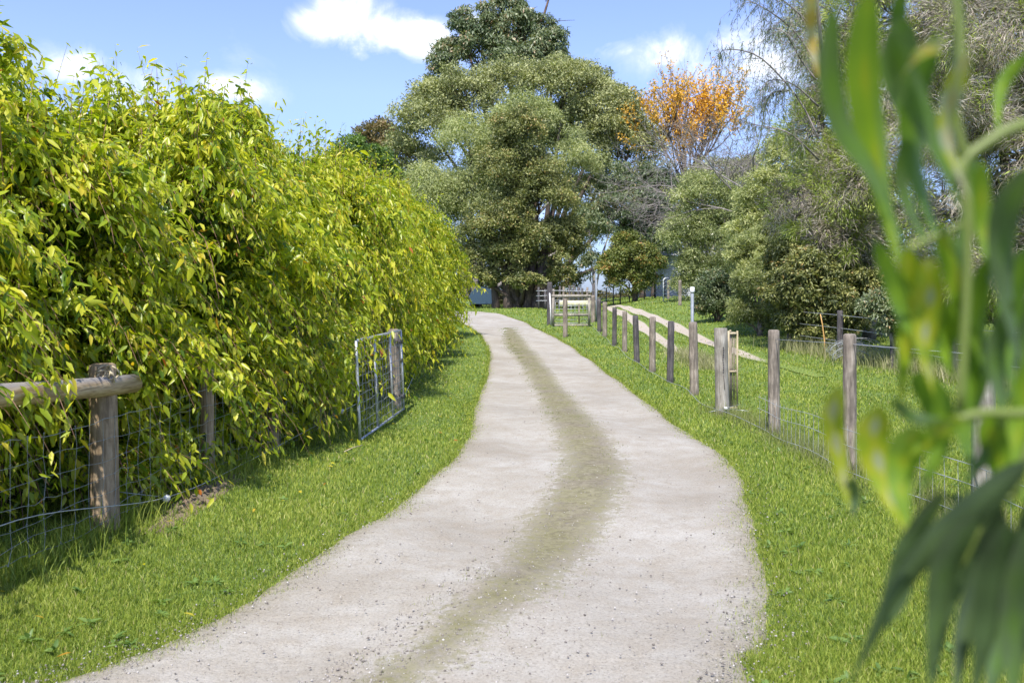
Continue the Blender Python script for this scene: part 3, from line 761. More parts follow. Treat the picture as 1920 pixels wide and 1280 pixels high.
o = g.build('tall_grass', M['grass']); tag(o, 'longer grass tufts growing along the foot of the netting fence', 'grass', kind='stuff')

# ------------------------------------------------------------------ right post and wire fence
fr = thing('post_fence', 'row of weathered timber fence posts with low wire along the right verge', 'fence', (3.1, 8.4, 0))
posts = [(1593, 628, 885, 26, 'post'), (1451, 620, 812, 21, 'post'), (1302, 605, 740, 17, 'post'), (1256, 603, 717, 13, 'postdark'), (1223, 595, 697, 12, 'post'),
         (1194, 592, 680, 11, 'postdark'), (1171, 584, 660, 9, 'post'), (1152, 577, 648, 9, 'postdark'), (1134, 567, 632, 9, 'post'), (1124, 561, 622, 8, 'postdark')]
pw = []
for x, yt, yb, wpx, mt in posts:
    p = gnd(x, yb); h = (yb - yt) / F * p[1]; pw.append(p)
    cyl_post('post', p[0], p[1], h, wpx / F * p[1] / 2, M[mt], fr, (rng.normal(0, .022), rng.normal(0, .02)))
p = np.array([3.30, 6.3, 0]); cyl_post('post', 3.30, 6.35, 1.22, .08, M['postpale'], fr); pw.insert(0, p)
cyl_post('post', 3.4, 4.2, 1.2, .08, M['post'], fr)
sp = gnd(1354, 777); g = Geo()
hh_ = (777 - 615) / F * sp[1]; r_ = 25 / F * sp[1] / 2
g.tube([[0, 0, -.1], [0, 0, .1], [-.01, 0, .5], [-.02, 0, 1.0], [-.025, 0, hh_ - .01], [-.025, 0, hh_]], [r_ * 1.1, r_ * 1.06, r_, r_, r_ * .98, r_ * .9], 12, wob=.05)
o = g.build('strainer_post', M['postpale'], fr, True); o.location = tuple(rel(fr, sp)); o['label'] = 'thick pale strainer post with dark stapled line'
g = Geo()
for i in range(11):
    z_ = hh_ * (.78 - i * .028); g.box((-.005 + .004 * math.sin(i), -r_ * 1.03, z_), (.012, .012, .018))
g.tube([[.0, -r_ * 1.03, hh_ * .46], [.006, -r_ * 1.04, hh_ * .38], [.012, -r_ * 1.04, hh_ * .30]], .005, 5)
g.build('staples', M['postdark'], o)
g = Geo(); q = np.array([.02, -r_ * 1.3, .10]); g.tube([q + [0, -.03, 0], q + [0, -.015, 0], q, q + [0, .02, 0]], [.018, .026, .016, .026], 12); g.build('insulator', M['white'], o, True)
# wires
g = Geo()
pts = np.array(sorted([list(q) for q in pw] + [list(sp)], key=lambda q: q[1]))
yy = np.linspace(3.5, 36, 200); xx = np.interp(yy, pts[:, 1], pts[:, 0])
for hz, r0 in ((.06, .004), (.28, .003), (.42, .003)):
    y2 = yy if hz < .1 else yy[yy < 11.2]
    x2 = np.interp(y2, pts[:, 1], pts[:, 0]) - (.10 if hz < .1 else .085)
    g.tube(rel(fr, np.stack([x2, y2, terrain(x2, y2) + hz + .02 * np.sin(y2 * 2.2)], 1)), r0, 5, cap=False)
for yv in np.arange(3.6, 11.2, .16):
    x2 = float(np.interp(yv, pts[:, 1], pts[:, 0])) - .085
    g.tube(rel(fr, [[x2, yv, float(terrain(x2, yv))], [x2 + .004, yv + rng.normal(0, .01), float(terrain(x2, yv)) + .44]]), .002, 4, cap=False)
qs = sp + np.array([.02, -.2, .10]);
for tgt in ((-.22, -.1, .06), (.30, .3, .12), (.26, -.3, .10)):
    g.tube(rel(fr, [sp + [0, -.14, .10], sp + np.array(tgt) + [0, -.1, 0]]), .003, 5)
g.build('low_wire', M['galv'], fr)

# slatted timber guard beside the strainer ------------------------------
b0 = gnd(1378, 772); b0 = b0 + np.array([.0, .12, 0])
tg = thing('tree_guard', 'narrow slatted timber frame leaning beside the thick strainer post', 'frame', b0)
hg = 150 / F * b0[1]; wg = .125; dg = .42
g = Geo()
for sx in (-1, 1):
    for ky in (0, 1): g.box((sx * wg / 2, ky * dg, hg / 2), (.022, .03, hg))
for zz_ in (.02, .5, 1): 
    for ky in (0, 1): g.box((0, ky * dg - .002, .02 + (hg - .06) * zz_), (wg - .024, .025, .03))
    for sx in (-1, 1): g.box((sx * (wg / 2 + .001), dg / 2, .02 + (hg - .06) * zz_), (.02, dg - .032, .03))
g.build('frame', M['slat'], tg)
for i in range(4):
    g = Geo(); g.box((-wg / 2 + .028 + i * .023, .024, hg * .5), (.012, .014, hg * .93)); g.build('slat', M['post'], tg)

# tall steel pole with white cap ------------------------------------------
p = gnd(1297, 728) ; p[1] += .6; p[0] = (1298 - 960) / F * p[1]; p[2] = float(terrain(p[0], p[1]))
pole = thing('pole', 'slim blue grey steel pole with white cap behind the timber posts', 'pole', p)
hp_ = CZ + (HY - 548) / F * p[1] - p[2]
g = Geo(); g.tube([[0, 0, -.1], [0, 0, hp_]], .029, 14); g.build('shaft', M['bluegrey'], pole, True)
g = Geo(); g.tube([[0, 0, hp_ - .005], [0, 0, hp_ + .02], [0, 0, hp_ + .085], [0, 0, hp_ + .095]], [.038, .043, .043, .03], 16); g.build('cap', M['white'], pole, True)

# ------------------------------------------------------------------ generic tree maker
def grow(p, d, L, r, depth, geo, g_, spread=.6, nb=3, ends=None, grav=0, up=0.1, shrink=.68, mi=0, seg=4):
    pts = [p]; q = p.copy(); dd = d.copy()
    for i in range(seg):
        dd = unit(dd + g_.normal(0, .13, 3) + np.array([0, 0, up - grav])); q = q + dd * L / seg; pts.append(q)
    geo.tube(pts, np.linspace(r, r * .6, seg + 1), 6 if r > .03 else 3, mi, cap=False)
    if depth <= 0:
        if ends is not None: ends.append((q, dd)); 
        return
    for j in range(nb):
        nd = unit(dd + g_.normal(0, spread, 3)); st = pts[-1] if j == 0 else pts[g_.integers(max(1, seg - 2), seg + 1)]
        grow(st, nd, L * shrink * (.8 + .4 * g_.random()), r * .58, depth - 1, geo, g_, spread, nb, ends, grav, up, shrink, mi, seg)
    if ends is not None and depth <= 1: ends.append((q, dd))

def leafy(name, label, cat, d, lobes, base, n, L, W, mat, bark, g_seed, clump=.28, fill=.9, droop=.1, group=None, hang=0.0, trunk_r=.25, trunks=None, gap=.0, flowers=0, needle=False, extra=None, ncl=46, tshift=0.0, nlimb=7):
    """lobes: (x, y, rx, ry, depth offset) in photo pixels at distance d -> real ellipsoids in metres; base: pixel of the foot"""
    g_ = np.random.default_rng(g_seed)
    if d is None: d = float(gnd(base[0], base[1])[1])
    if len(base) == 3: foot = np.array(base, float); foot[2] = float(terrain(foot[0], foot[1]))
    else:
        foot = px(base[0], base[1], d); foot[2] = float(terrain(foot[0], foot[1]))
    root = thing(name, label, cat, foot, group)
    G = Geo(); T = Geo(); s = d / F
    vol = np.array([rx * ry for (_, _, rx, ry, _) in lobes], float); vol /= vol.sum()
    for (x, y, rx, ry, dz), vw in zip(lobes, vol):
        c = px(x, y, d) ; c = c + np.array([0, dz, 0]); c[0] = (x - 960) / F * (d + dz); c[2] = CZ + (HY - y) / F * (d + dz); 
        A = np.array([rx * s, min(rx, ry) * s * 1.0, ry * s])
        nc = max(14, int(ncl * 1.6)); 
        u = rdir(nc, g_); u[:, 2] = np.where(g_.random(nc) < .65, np.abs(u[:, 2]), u[:, 2]); u = unit(u)
        rr = (.62 + .40 * g_.random(nc))[:, None]
        cc = c + u * A * rr
        rc = A.mean() * clump * .8 * (.4 + 1.1 * g_.random(nc))
        m_ = int(n * vw); ci = g_.choice(nc, m_, p=(rc ** 2 / (rc ** 2).sum()))
        v_ = rdir(m_, g_); v_[:, 2] = np.where(g_.random(m_) < .6, np.abs(v_[:, 2]), v_[:, 2])
        P = cc[ci] + v_ * rc[ci][:, None] * np.array([1.15, 1.15, .85]) * (.35 + .7 * g_.random(m_) ** .6 + .45 * g_.random(m_) ** 5)[:, None]
        P[:, 2] = np.maximum(P[:, 2], terrain(P[:, 0], P[:, 1]) + .03)
        D = unit(g_.standard_normal((m_, 3)) + v_ * .7 + np.array([0, 0, -hang]))
        Nn = unit(v_ + g_.standard_normal((m_, 3)) * .7 + np.array([0, 0, .3]))
        LL = L * (.6 + .8 * g_.random(m_)); WW = W * (.7 + .6 * g_.random(m_))
        tt = np.clip(.45 + tshift + .22 * g_.standard_normal(m_) + .16 * (g_.standard_normal(nc)[ci]), 0, 1)
        G.inst(leafverts(P - foot, D, Nn, LL, WW, False, droop, .12), LEAF4, tt)
        if flowers:
            k2 = g_.choice(m_, int(flowers * vw)); PP = P[k2] - foot + v_[k2] * .03
            for _ in range(3): G.inst(leafverts(PP, rdir(len(k2), g_), rdir(len(k2), g_), np.full(len(k2), .09), np.full(len(k2), .05), False, 0, 0), LEAF4, np.full(len(k2), .5), 1)
        # limbs into the lobe
        top = foot + (c - foot) * .35; top[2] = foot[2] + (c[2] - foot[2]) * .45
        st = np.array([foot[0] + (c[0] - foot[0]) * .1, foot[1] + (c[1] - foot[1]) * .1, foot[2] + (c[2] - foot[2]) * .18])
        T.tube(rel(root, [st, top, (top + c) / 2 + g_.normal(0, .1, 3), c]), np.array([.6, .45, .3, .18]) * trunk_r, 7)
        for q in g_.choice(nc, min(nc, nlimb), replace=False):
            e = cc[q]; mdp = (c + e) / 2 + g_.normal(0, .08, 3) * A.mean()
            T.tube(rel(root, [c - (c - top) * .2, mdp, e]), np.array([.13, .07, .02]) * trunk_r, 4)
            for w_ in range(3):
                e2 = e + rdir(1, g_)[0] * rc[q]
                T.tube(rel(root, [(mdp + e) / 2, (e + e2) / 2, e2]), np.array([.05, .03, .01]) * trunk_r, 3, cap=False)
    if extra: extra(root, G, T, g_)
    G.build('crown', [mat, M['flower']], root)
    for (tx, lean, rf) in (trunks or [(0, 0, 1)]):
        hh = .9 if cat == 'shrub' else 2.2 + 1.2 * g_.random() if trunk_r < .3 else max(1.0, (min(lobes, key=lambda q: -q[1])[1] * 0 + 3.2))
        T.tube([[tx, 0, -.2], [tx + lean * .2, .02, .4], [tx + lean * .6, .05, hh * .5], [tx + lean, 0, hh]], np.array([1.35, 1.0, .85, .7]) * trunk_r * rf, 10, wob=.08)
    T.build('trunk', bark, root, True)
    return root

# centre group ---------------------------------------------------------
def gum_top(root, G, T, g_):
    for (x0, y0, x1, y1) in ((985, 130, 968, -60), (990, 90, 1040, -40), (975, 60, 930, -50)):
        T.tube(rel(root, [px(x0, y0, 78), px((x0 + x1) / 2 + 6, (y0 + y1) / 2, 78), px(x1, y1, 78)]), [.16, .11, .06], 5)
        for q in range(7):
            u = .3 + .7 * g_.random(); p0 = px(x0 + (x1 - x0) * u, y0 + (y1 - y0) * u, 78)
            p1 = p0 + np.array([g_.normal(0, 1.6), g_.normal(0, 1), .6 + g_.random()])
            T.tube(rel(root, [p0, (p0 + p1) / 2 + [0, 0, .2], p1]), [.05, .035, .015], 3)
leafy('gum_tree', 'tallest gum tree rising above the central clump with pale trunk and bare top twigs', 'tree', 78,
      [(866, 52, 30, 36, 0), (845, 120, 48, 48, 1), (905, 95, 48, 50, 0), (950, 45, 52, 42, 0), (1005, 70, 46, 40, 1), (1035, 90, 36, 36, 0), (1040, 130, 44, 36, 0), (975, 130, 66, 55, 0), (940, 15, 46, 18, 0), (825, 150, 28, 24, 2)],
      (985, 575), 42000, .34, .11, M['gum'], M['barkbrown'], 21, clump=.36, hang=1.1, trunk_r=.45, extra=gum_top, ncl=16, tshift=.06)
leafy('wattle_tree', 'broad olive wattle forming the wide dome at the back of the central clump', 'tree', 66,
      [(870, 190, 85, 55, 0), (960, 170, 85, 50, 1), (1060, 165, 75, 55, 0), (1130, 220, 75, 60, 0), (810, 250, 75, 65, 0), (1180, 290, 62, 75, 0), (1200, 370, 50, 75, 1), (1080, 270, 80, 80, 2), (760, 300, 55, 50, 2), (980, 260, 90, 70, 3), (1115, 370, 62, 70, 3), (1205, 455, 48, 60, 3), (1090, 160, 62, 40, 2), (820, 200, 60, 45, 1), (1150, 260, 60, 50, 1), (770, 380, 60, 70, 3)],
      (1010, 577), 150000, .24, .085, M['wattle'], M['bark'], 22, clump=.30, trunk_r=.4, ncl=46)
leafy('wattle_tree', 'pale feathery wattle with drooping foliage left of the dark central tree', 'tree', 57,
      [(880, 280, 60, 60, 0), (985, 225, 62, 50, 1), (810, 400, 70, 85, 0), (880, 400, 70, 95, 1), (760, 460, 60, 80, 1), (930, 320, 60, 70, 1), (1075, 330, 50, 80, 0), (1100, 440, 45, 65, 1), (840, 500, 60, 50, 1)],
      (890, 580), 120000, .19, .05, M['softwattle'], M['barkgrey'], 23, clump=.34, hang=.7, trunk_r=.28, ncl=40)
leafy('evergreen_tree', 'dense dark oval tree with several dark trunks at the bend of the driveway', 'tree', 50,
      [(975, 260, 52, 60, 0), (960, 340, 78, 75, 0), (1015, 380, 66, 80, 0), (940, 440, 75, 62, -.5), (1010, 470, 70, 55, 0), (905, 480, 45, 40, 0), (1060, 460, 36, 60, .5), (960, 500, 70, 34, 0), (900, 520, 36, 22, -.5), (985, 528, 40, 16, -1), (1050, 520, 30, 24, 0)],
      (975, 577), 150000, .135, .06, M['darkleaf'], M['bark'], 24, clump=.28, trunk_r=.26, trunks=[(-.6, -.3, 1.1), (-.1, -.5, .9), (.35, .4, 1.0), (.9, .3, 1.4), (1.25, .1, 1.1), (-1.3, -.2, .8)], ncl=50)
leafy('wattle_tree', 'reddish brown bush topped tree at the left shoulder of the clump', 'tree', 72,
      [(705, 258, 38, 32, 0), (735, 290, 45, 40, 0), (690, 300, 40, 40, 1)], (720, 580), 14000, .26, .10, M['rusty'], M['bark'], 25, trunk_r=.25)
leafy('evergreen_tree', 'deep green small tree peeping over the far end of the leafy row', 'tree', 60,
      [(700, 310, 38, 34, 0), (660, 290, 34, 32, 0), (710, 360, 45, 50, 0), (640, 330, 50, 50, 0)], (690, 580), 24000, .2, .1, M['bright'], M['bark'], 26, trunk_r=.22, tshift=-.12)
leafy('shrub', 'low shadowy shrub behind the dark trunks left of the bend', 'shrub', 60,
      [(885, 535, 40, 32, 0), (920, 545, 46, 26, 2), (990, 545, 50, 24, 3), (1050, 525, 40, 35, 2)], (900, 578), 16000, .17, .07, M['darkleaf'], M['bark'], 27, trunk_r=.12)
leafy('sapling', 'thin sparse sapling with hanging leaves left of the grey shed', 'tree', 55,
      [(1105, 430, 34, 36, 0), (1150, 400, 40, 40, 1), (1110, 500, 26, 30, 0), (1160, 350, 40, 45, 2)], (1114, 562), 7000, .22, .07, M['gum'], M['barkgrey'], 28, hang=1, trunk_r=.08, ncl=20)
leafy('round_tree', 'small rounded yellow green tree with rusty tips by the far fence', 'tree', 48,
      [(1180, 490, 48, 42, 0), (1150, 505, 30, 34, 0), (1215, 505, 34, 34, 0), (1175, 455, 28, 22, 0), (1180, 524, 48, 30, 0)], (1190, 556), 38000, .13, .06, M['roundleaf'], M['bark'], 29, trunk_r=.12, tshift=.08)
leafy('gum_tree', 'dark sparse gum standing between the round tree and the grey shed', 'tree', 56,
      [(1215, 400, 42, 45, 0), (1235, 350, 40, 45, 1), (1195, 450, 36, 40, 1), (1240, 460, 32, 50, 0), (1165, 415, 28, 26, 0)], (1205, 556), 20000, .22, .07, M['gum'], M['bark'], 30, hang=.8, trunk_r=.2, trunks=[(0, 0, 1), (.6, .2, .7)], tshift=-.22, ncl=30)
leafy('wattle_tree', 'pale grey green feathery tree between the leafless tree and the tall paperbarks', 'tree', 29,
      [(1475, 300, 46, 46, 0), (1440, 380, 56, 60, 0), (1500, 400, 70, 70, .5), (1470, 470, 66, 55, 0), (1560, 430, 66, 66, .5), (1550, 330, 60, 60, 1), (1400, 450, 40, 60, 0), (1560, 510, 60, 50, 0), (1620, 500, 60, 60, 1), (1620, 400, 50, 60, 1)], (1500, 620), 100000, .13, .03, M['softwattle'], M['barkgrey'], 63, clump=.3, trunk_r=.12, hang=.2, ncl=44, tshift=.08)
leafy('wattle_tree', 'grey green screen of foliage behind the bottlebrush and round tree', 'tree', 60,
      [(1230, 430, 46, 60, 0), (1270, 380, 50, 50, 0), (1340, 340, 56, 46, 0), (1400, 360, 50, 60, 0), (1280, 480, 50, 50, 1), (1380, 450, 70, 70, 1)], (1300, 570), 40000, .22, .07, M['wattle'], M['barkgrey'], 64, clump=.3, trunk_r=.2, ncl=36, tshift=-.08)
# orange flowering tree
g_ = np.random.default_rng(31); f0 = px(1290, 560, 62); f0[2] = float(terrain(f0[0], f0[1]))
root = thing('flowering_tree', 'orange flowering tree with upswept twiggy branches against the sky', 'tree', f0)
T = Geo(); ends = []
T.tube([[0, 0, -.2], [.1, 0, 3], [0, 0, 7.5]], [.28, .24, .2], 8)
for j in range(15):
    a = j * 2.4; dd = unit(np.array([math.cos(a) * .50, math.sin(a) * .45, 1.08]))
    grow(np.array([0, 0, 5.8 + .17 * j]), dd, 3.6, .08, 3, T, g_, .24, 3, ends, 0, .10, .66)
T.build('trunk', M['bark'], root)
G = Geo()
E = np.array([e[0] for e in ends]); 
Dn = np.array([e[1] for e in ends]); n = 12500; i = g_.integers(0, len(E), n); P = E[i] - Dn[i] * (g_.random(n)[:, None] ** 1.5 * 1.5 - .25) + g_.normal(0, .10, (n, 3))
keep = (g_.random(n) < np.clip(1.3 - np.maximum(0, P[:, 2] - 12.5) * .22, .12, 1)); P = P[keep]; n = len(P)
cx = np.exp(-((P[:, 0] - .3) / 3.0) ** 2)
tt = np.clip(.18 + .5 * cx + .3 * g_.standard_normal(n), 0, 1)
G.inst(leafverts(P, rdir(n, g_), rdir(n, g_), .13 + .12 * g_.random(n), .07 + .05 * g_.random(n), False, .1, .1), LEAF4, tt)
G.build('crown', M['orange'], root)
# bare grey tree
def bare(name, label, x, yb, d, hgt, seed, nb=9, lean=0, mat='barkgrey', spread=.55, r=.14, grav=0.02, depth=4, L=.34):
    g_ = np.random.default_rng(seed); f0 = px(x, yb, d); f0[2] = float(terrain(f0[0], f0[1]))
    root = thing(name, label, 'tree', f0); T = Geo(); B = Geo()
    T.tube([[0, 0, -.2], [.1 + lean * .3, 0, hgt * .25], [lean, 0, hgt * .5]], [r, r * .85, r * .6], 8)
    for j in range(nb):
        a = j * 2.4 + g_.random(); dd = unit(np.array([math.cos(a), math.sin(a), .55]))
        grow(np.array([lean * .8, 0, hgt * (.35 + .16 * j / nb)]), dd, hgt * L, r * .42, depth, B, g_, spread, 3, None, grav, .05, .66)
    T.build('trunk', M[mat], root, True); B.build('branches', M[mat], root)
    return root
bare('bare_tree', 'leafless grey twiggy tree below the orange flowering tree', 1345, 560, 46, 8.6, 32, 22, spread=.7, r=.12)
bare('bare_tree', 'leafless dark branched tree reaching left from the big paperbark mass', 1455, 560, 38, 9.4, 33, 8, lean=-1.0, mat='barkgrey', r=.09, depth=4)
# bushes right of centre
leafy('bottlebrush', 'rounded green bottlebrush dotted with cream flowers right of the shed', 'shrub', 40,
      [(1320, 380, 60, 50, 0), (1290, 450, 42, 60, 0), (1350, 450, 62, 70, 0), (1300, 510, 36, 40, 0), (1390, 420, 50, 55, 1), (1340, 520, 48, 40, 0), (1290, 540, 30, 28, 0), (1390, 520, 40, 50, .5)], (1330, 582), 70000, .14, .034, M['softwattle'], M['barkgrey'], 34, clump=.32, trunk_r=.14, flowers=420, tshift=-.12)
leafy('shrub', 'dark grey green low bush at the end of the wheel track', 'shrub', None,
      [(1345, 550, 36, 40, 0), (1320, 565, 22, 26, 0), (1375, 570, 28, 30, 0)], (1345, 604), 24000, .11, .035, M['gum'], M['bark'], 35, trunk_r=.07, tshift=-.08)
leafy('shrub', 'yellow olive wispy bush between the low dark bush and the glossy dark bush', 'shrub', None,
      [(1420, 545, 44, 60, 0), (1400, 480, 36, 45, .5), (1450, 590, 38, 34, 0), (1440, 470, 44, 50, 1), (1390, 590, 26, 26, 0)], (1425, 630), 50000, .13, .026, M['softwattle'], M['barkgrey'], 36, trunk_r=.07, tshift=-.05, hang=-.5)
leafy('shrub', 'glossy dark green bush behind the second near fence post', 'shrub', None,
      [(1520, 520, 62, 55, 0), (1480, 560, 46, 50, 0), (1560, 580, 56, 50, 0), (1510, 600, 52, 38, 0), (1600, 540, 46, 50, .5), (1470, 490, 36, 40, .5), (1590, 610, 36, 30, 0)], (1530, 655), 80000, .11, .045, M['darkleaf'], M['bark'], 37, trunk_r=.08, hang=.6, tshift=.0)
leafy('shrub', 'grey green spreading bush over the wire heap behind the nearest post', 'shrub', None,
      [(1690, 590, 56, 36, 0), (1730, 620, 50, 36, 0), (1650, 575, 40, 28, 0), (1790, 600, 60, 44, 0)], (1685, 690), 26000, .09, .035, M['gum'], M['barkgrey'], 38, trunk_r=.10, tshift=.15, hang=.5, trunks=[(0, .1, .8)])

# big paperbarks on the right: fine yellow green needles and masses of grey brown twigs
def paperbark(label, d, lobes, foot, seed, nn, nt_, twigshare=.5):
    g_ = np.random.default_rng(seed); f0 = np.array([foot[0], foot[1], float(terrain(foot[0], foot[1]))])
    root = thing('paperbark_tree', label, 'tree', f0, 'tall paperbarks on the right')
    G = Geo(); W_ = Geo(); T = Geo(); s = d / F
    area = np.array([q[2] * q[3] for q in lobes], float); area /= area.sum()
    for (x, y, rx, ry, dz), vw in zip(lobes, area):
        dd = d + dz; c = px(x, y, dd); A = np.array([rx * s, min(rx, ry) * s, ry * s])
        nc = 60; u = rdir(nc, g_); rr = (.55 + .45 * g_.random(nc))[:, None]; cc = c + u * A * rr
        rc = A.mean() * .26 * (.6 + .8 * g_.random(nc)); dead = g_.random(nc) < twigshare
        # needles as thin long leaves in sprays
        for isdead, geo, cnt, Lm, Wm in ((False, G, int(nn * vw), .13, .018), (True, W_, int(nt_ * vw), .20, .0075)):
            pr = rc ** 2 * np.where(dead == isdead, 1, .22); ci = g_.choice(nc, cnt, p=pr / pr.sum())
            v_ = rdir(cnt, g_); P = cc[ci] + v_ * rc[ci][:, None] * (.3 + .8 * g_.random(cnt))[:, None]
            P[:, 2] = np.maximum(P[:, 2], terrain(P[:, 0], P[:, 1]) + .05)
            cd_ = rdir(nc, g_)[ci]
            D = unit(v_ * .6 + cd_ * .8 + u[ci] * .5 + g_.standard_normal((cnt, 3)) * .45 + np.array([0, 0, .1 if not isdead else -.15]))
            tt = np.clip(.45 + .2 * g_.standard_normal(cnt) + .16 * g_.standard_normal(nc)[ci], 0, 1)
            geo.inst(leafverts(P - f0, D, rdir(cnt, g_), Lm * (.5 + g_.random(cnt)), Wm * (.6 + .8 * g_.random(cnt)), False, .22 if isdead else .1, 0), LEAF4, tt)
        st = f0 + (c - f0) * np.array([.15, .15, .25])
        T.tube(rel(root, [st, (st + c) / 2 + [0, 0, .4], c]), [.12, .09, .05], 7)
        for q in range(16):
            e = cc[q]; mdp = (c + e) / 2 + g_.normal(0, .2, 3)
            T.tube(rel(root, [c, mdp, e]), [.04, .025, .01], 4)
            for _ in range(2): T.tube(rel(root, [mdp, (mdp + e) / 2 + g_.normal(0, .15, 3), e + g_.normal(0, .3, 3)]), [.02, .012, .005], 3, cap=False)
    for tx in (-.3, .25): T.tube([[tx, 0, -.2], [tx * 1.3, .05, .8], [tx * 2, 0, 2.2], [tx * 2.5, 0, 3.6]], [.2, .16, .14, .11], 10, wob=.1)
    G.build('crown', M['needle'], root); W_.build('dead_twigs', M['twig'], root); T.build('trunk', M['barkgrey'], root, True)
    return root
paperbark('tall paperbark of grey twigs and lime foliage left of the blurred gum leaves', 24,
          [(1560, 60, 95, 90, 0), (1640, 170, 110, 100, 0), (1540, 230, 80, 75, 0), (1600, 330, 110, 85, -.5), (1520, 380, 80, 70, 0), (1690, 40, 120, 100, 1), (1640, 450, 110, 70, 0), (1560, 440, 80, 60, -.5), (1620, -60, 120, 70, 0)],
          (9.6, 25), 41, 95000, 70000, .42)
paperbark('tall paperbark with dense pale dead twigs behind the blurred gum leaves at the right edge', 18,
          [(1850, 60, 150, 120, 0), (1800, 230, 110, 100, 0), (1920, 300, 130, 130, 0), (1790, 400, 100, 90, .5), (1880, 500, 120, 100, 0), (1760, 130, 90, 90, 1), (2000, 150, 130, 150, 0), (1960, -60, 160, 90, 0), (1780, 520, 80, 60, 1), (2040, 450, 150, 160, 0)],
          (11, 19.5), 42, 70000, 130000, .66)
# weeping sparse branches hanging in from above right
g_ = np.random.default_rng(43); f0 = np.array([10.3, 25.5, float(terrain(10.3, 25.5))])
root = thing('sheoak_tree', 'sparse tree whose thin crooked branches hang into the sky at upper right', 'tree', f0)
T = Geo(); G = Geo(); dS = 21.5
T.tube(rel(root, [f0, px(1640, 420, 25), px(1585, 260, 24.5), px(1540, 90, 22.5), px(1520, -120, dS)]), [.12, .08, .06, .05, .03], 8)
tw = [[(1535, 260), (1500, 190), (1440, 120), (1400, 97), (1356, 94), (1350, 112)], [(1532, 120), (1490, 60), (1440, 20), (1390, -5)], [(1532, 60), (1480, 10), (1420, -30)],
      [(1535, 200), (1490, 160), (1450, 150), (1425, 165)], [(1480, 170), (1450, 175), (1430, 200)], [(1520, 0), (1450, -40), (1390, -60)], [(1535, 300), (1480, 250), (1420, 235), (1390, 225)], [(1530, 150), (1500, 110), (1470, 60), (1440, 55)]]
segs = []
for pl in tw:
    P3 = catmull(np.array([px(a, b_, dS + g_.normal(0, .5)) for a, b_ in pl]), 14); T.tube(rel(root, P3), np.linspace(.026, .007, 14), 5)
    segs += [P3[i] for i in range(3, 14)]
for q in segs:
    for _ in range(4):
        e = q + np.array([g_.normal(-.12, .25), g_.normal(0, .3), g_.normal(-.1, .25)]); e2 = e + np.array([g_.normal(0, .08), 0, -.15 - .45 * g_.random()])
        P3 = [q, (q + e) / 2 + [0, 0, .04], e, (e + e2) / 2, e2]; T.tube(rel(root, P3), [.006, .005, .004, .003, .002], 3, cap=False)
        k_ = 9; u = g_.random(k_)[:, None]; PP = e * (1 - u) + e2 * u
        PP = np.vstack([PP, q * (1 - u) + e * u])
        G.inst(leafverts(PP - f0, unit(g_.standard_normal((2 * k_, 3)) * .5 + [-.2, 0, -.9]), rdir(2 * k_, g_), .07 + .05 * g_.random(2 * k_), np.full(2 * k_, .014), False, .1, 0), LEAF4, g_.random(2 * k_) * .8)
T.build('trunk', M['barkgrey'], root); G.build('crown', M['gum'], root)

# distant screen of trees beyond and to the sides (real trees, farther off)
for i, (x, d, r, hgt, mt, lab) in enumerate([(560, 85, 95, 120, 'wattle', 'distant olive tree showing above the leafy row, farthest left'), (1400, 90, 110, 150, 'wattle', 'distant olive tree behind the leafless grey tree'),
                                             (1560, 70, 160, 200, 'gum', 'distant gum tree behind the tall paperbark'), (640, 95, 90, 120, 'gum', 'distant gum tree left of the reddish brown tree top')]):
    leafy('distant_tree', lab, 'tree', d, [(x, 480, r, hgt * .8, 0), (x + r * .6, 500, r * .7, hgt * .6, 1), (x - r * .5, 510, r * .7, hgt * .5, 0)], (x, 575), 16000, .34, .14, M[mt], M['bark'], 50 + i, trunk_r=.3)

leafy('shrub', 'dark understorey thicket in the shade behind the tall paperbarks', 'shrub', 31, [(x, 560 + 12 * (i % 2), 75, 75, (i % 3) * .8) for i, x in enumerate(range(1590, 2120, 85))], (1800, 640), 50000, .17, .07, M['darkleaf'], M['bark'], 61, trunk_r=.1, tshift=-.1)
leafy('shrub', 'low brown green scrub far behind the paling fence', 'shrub', 82, [(x, 566, 48, 17, (i % 2)) for i, x in enumerate(range(940, 1500, 42))], (1100, 574), 26000, .3, .13, M['rusty'], M['bark'], 62, trunk_r=.1, tshift=-.2)
# ------------------------------------------------------------------ far gate, fences, shed
gp0, gp1 = gnd(1037, 612), gnd(1110, 608)
d0 = gp0[1]
fg = thing('timber_gate', 'weathered timber and wire gate between the driveway and the paddock', 'gate', gp0)
hh = (612 - 555) / F * d0; ww = (1108 - 1040) / F * d0
ex = np.array([1.0, .05, 0])
g = Geo()
for u in (0, 1): g.bar(ex * ww * u + [0, 0, .03], ex * ww * u + [0, 0, hh - .05], .09, .09)
g.bar([-.05, 0, hh], ex * ww + [.05, 0, hh], .10, .10)
g.bar(ex * .05 + [0, .0, hh * .38], ex * (ww - .05) + [0, 0, hh * .38], .06, .09); g.bar(ex * .05 + [0, 0, .04], ex * (ww - .05) + [0, 0, .04], .06, .09)
g.build('frame', M['postpale'], fg)
g = Geo(); g.bar(ex * ww * .72 + [0, .01, .1], ex * ww * .72 + [0, .01, hh * .75], .05, .05); g.build('brace', M['post'], fg)
g = Geo()
for z_ in np.linspace(.12, .92, 8): g.tube([ex * .05 + [0, .04, hh * z_], ex * ww * .5 + [0, .04, hh * z_ - .01], ex * (ww - .05) + [0, .04, hh * z_]], .008, 4)
for u in np.linspace(.06, .94, 9): g.tube([ex * ww * u + [0, .045, .05], ex * ww * u + [0, .045, hh - .05]], .006, 4)
g.build('wire_mesh', M['galv'], fg)
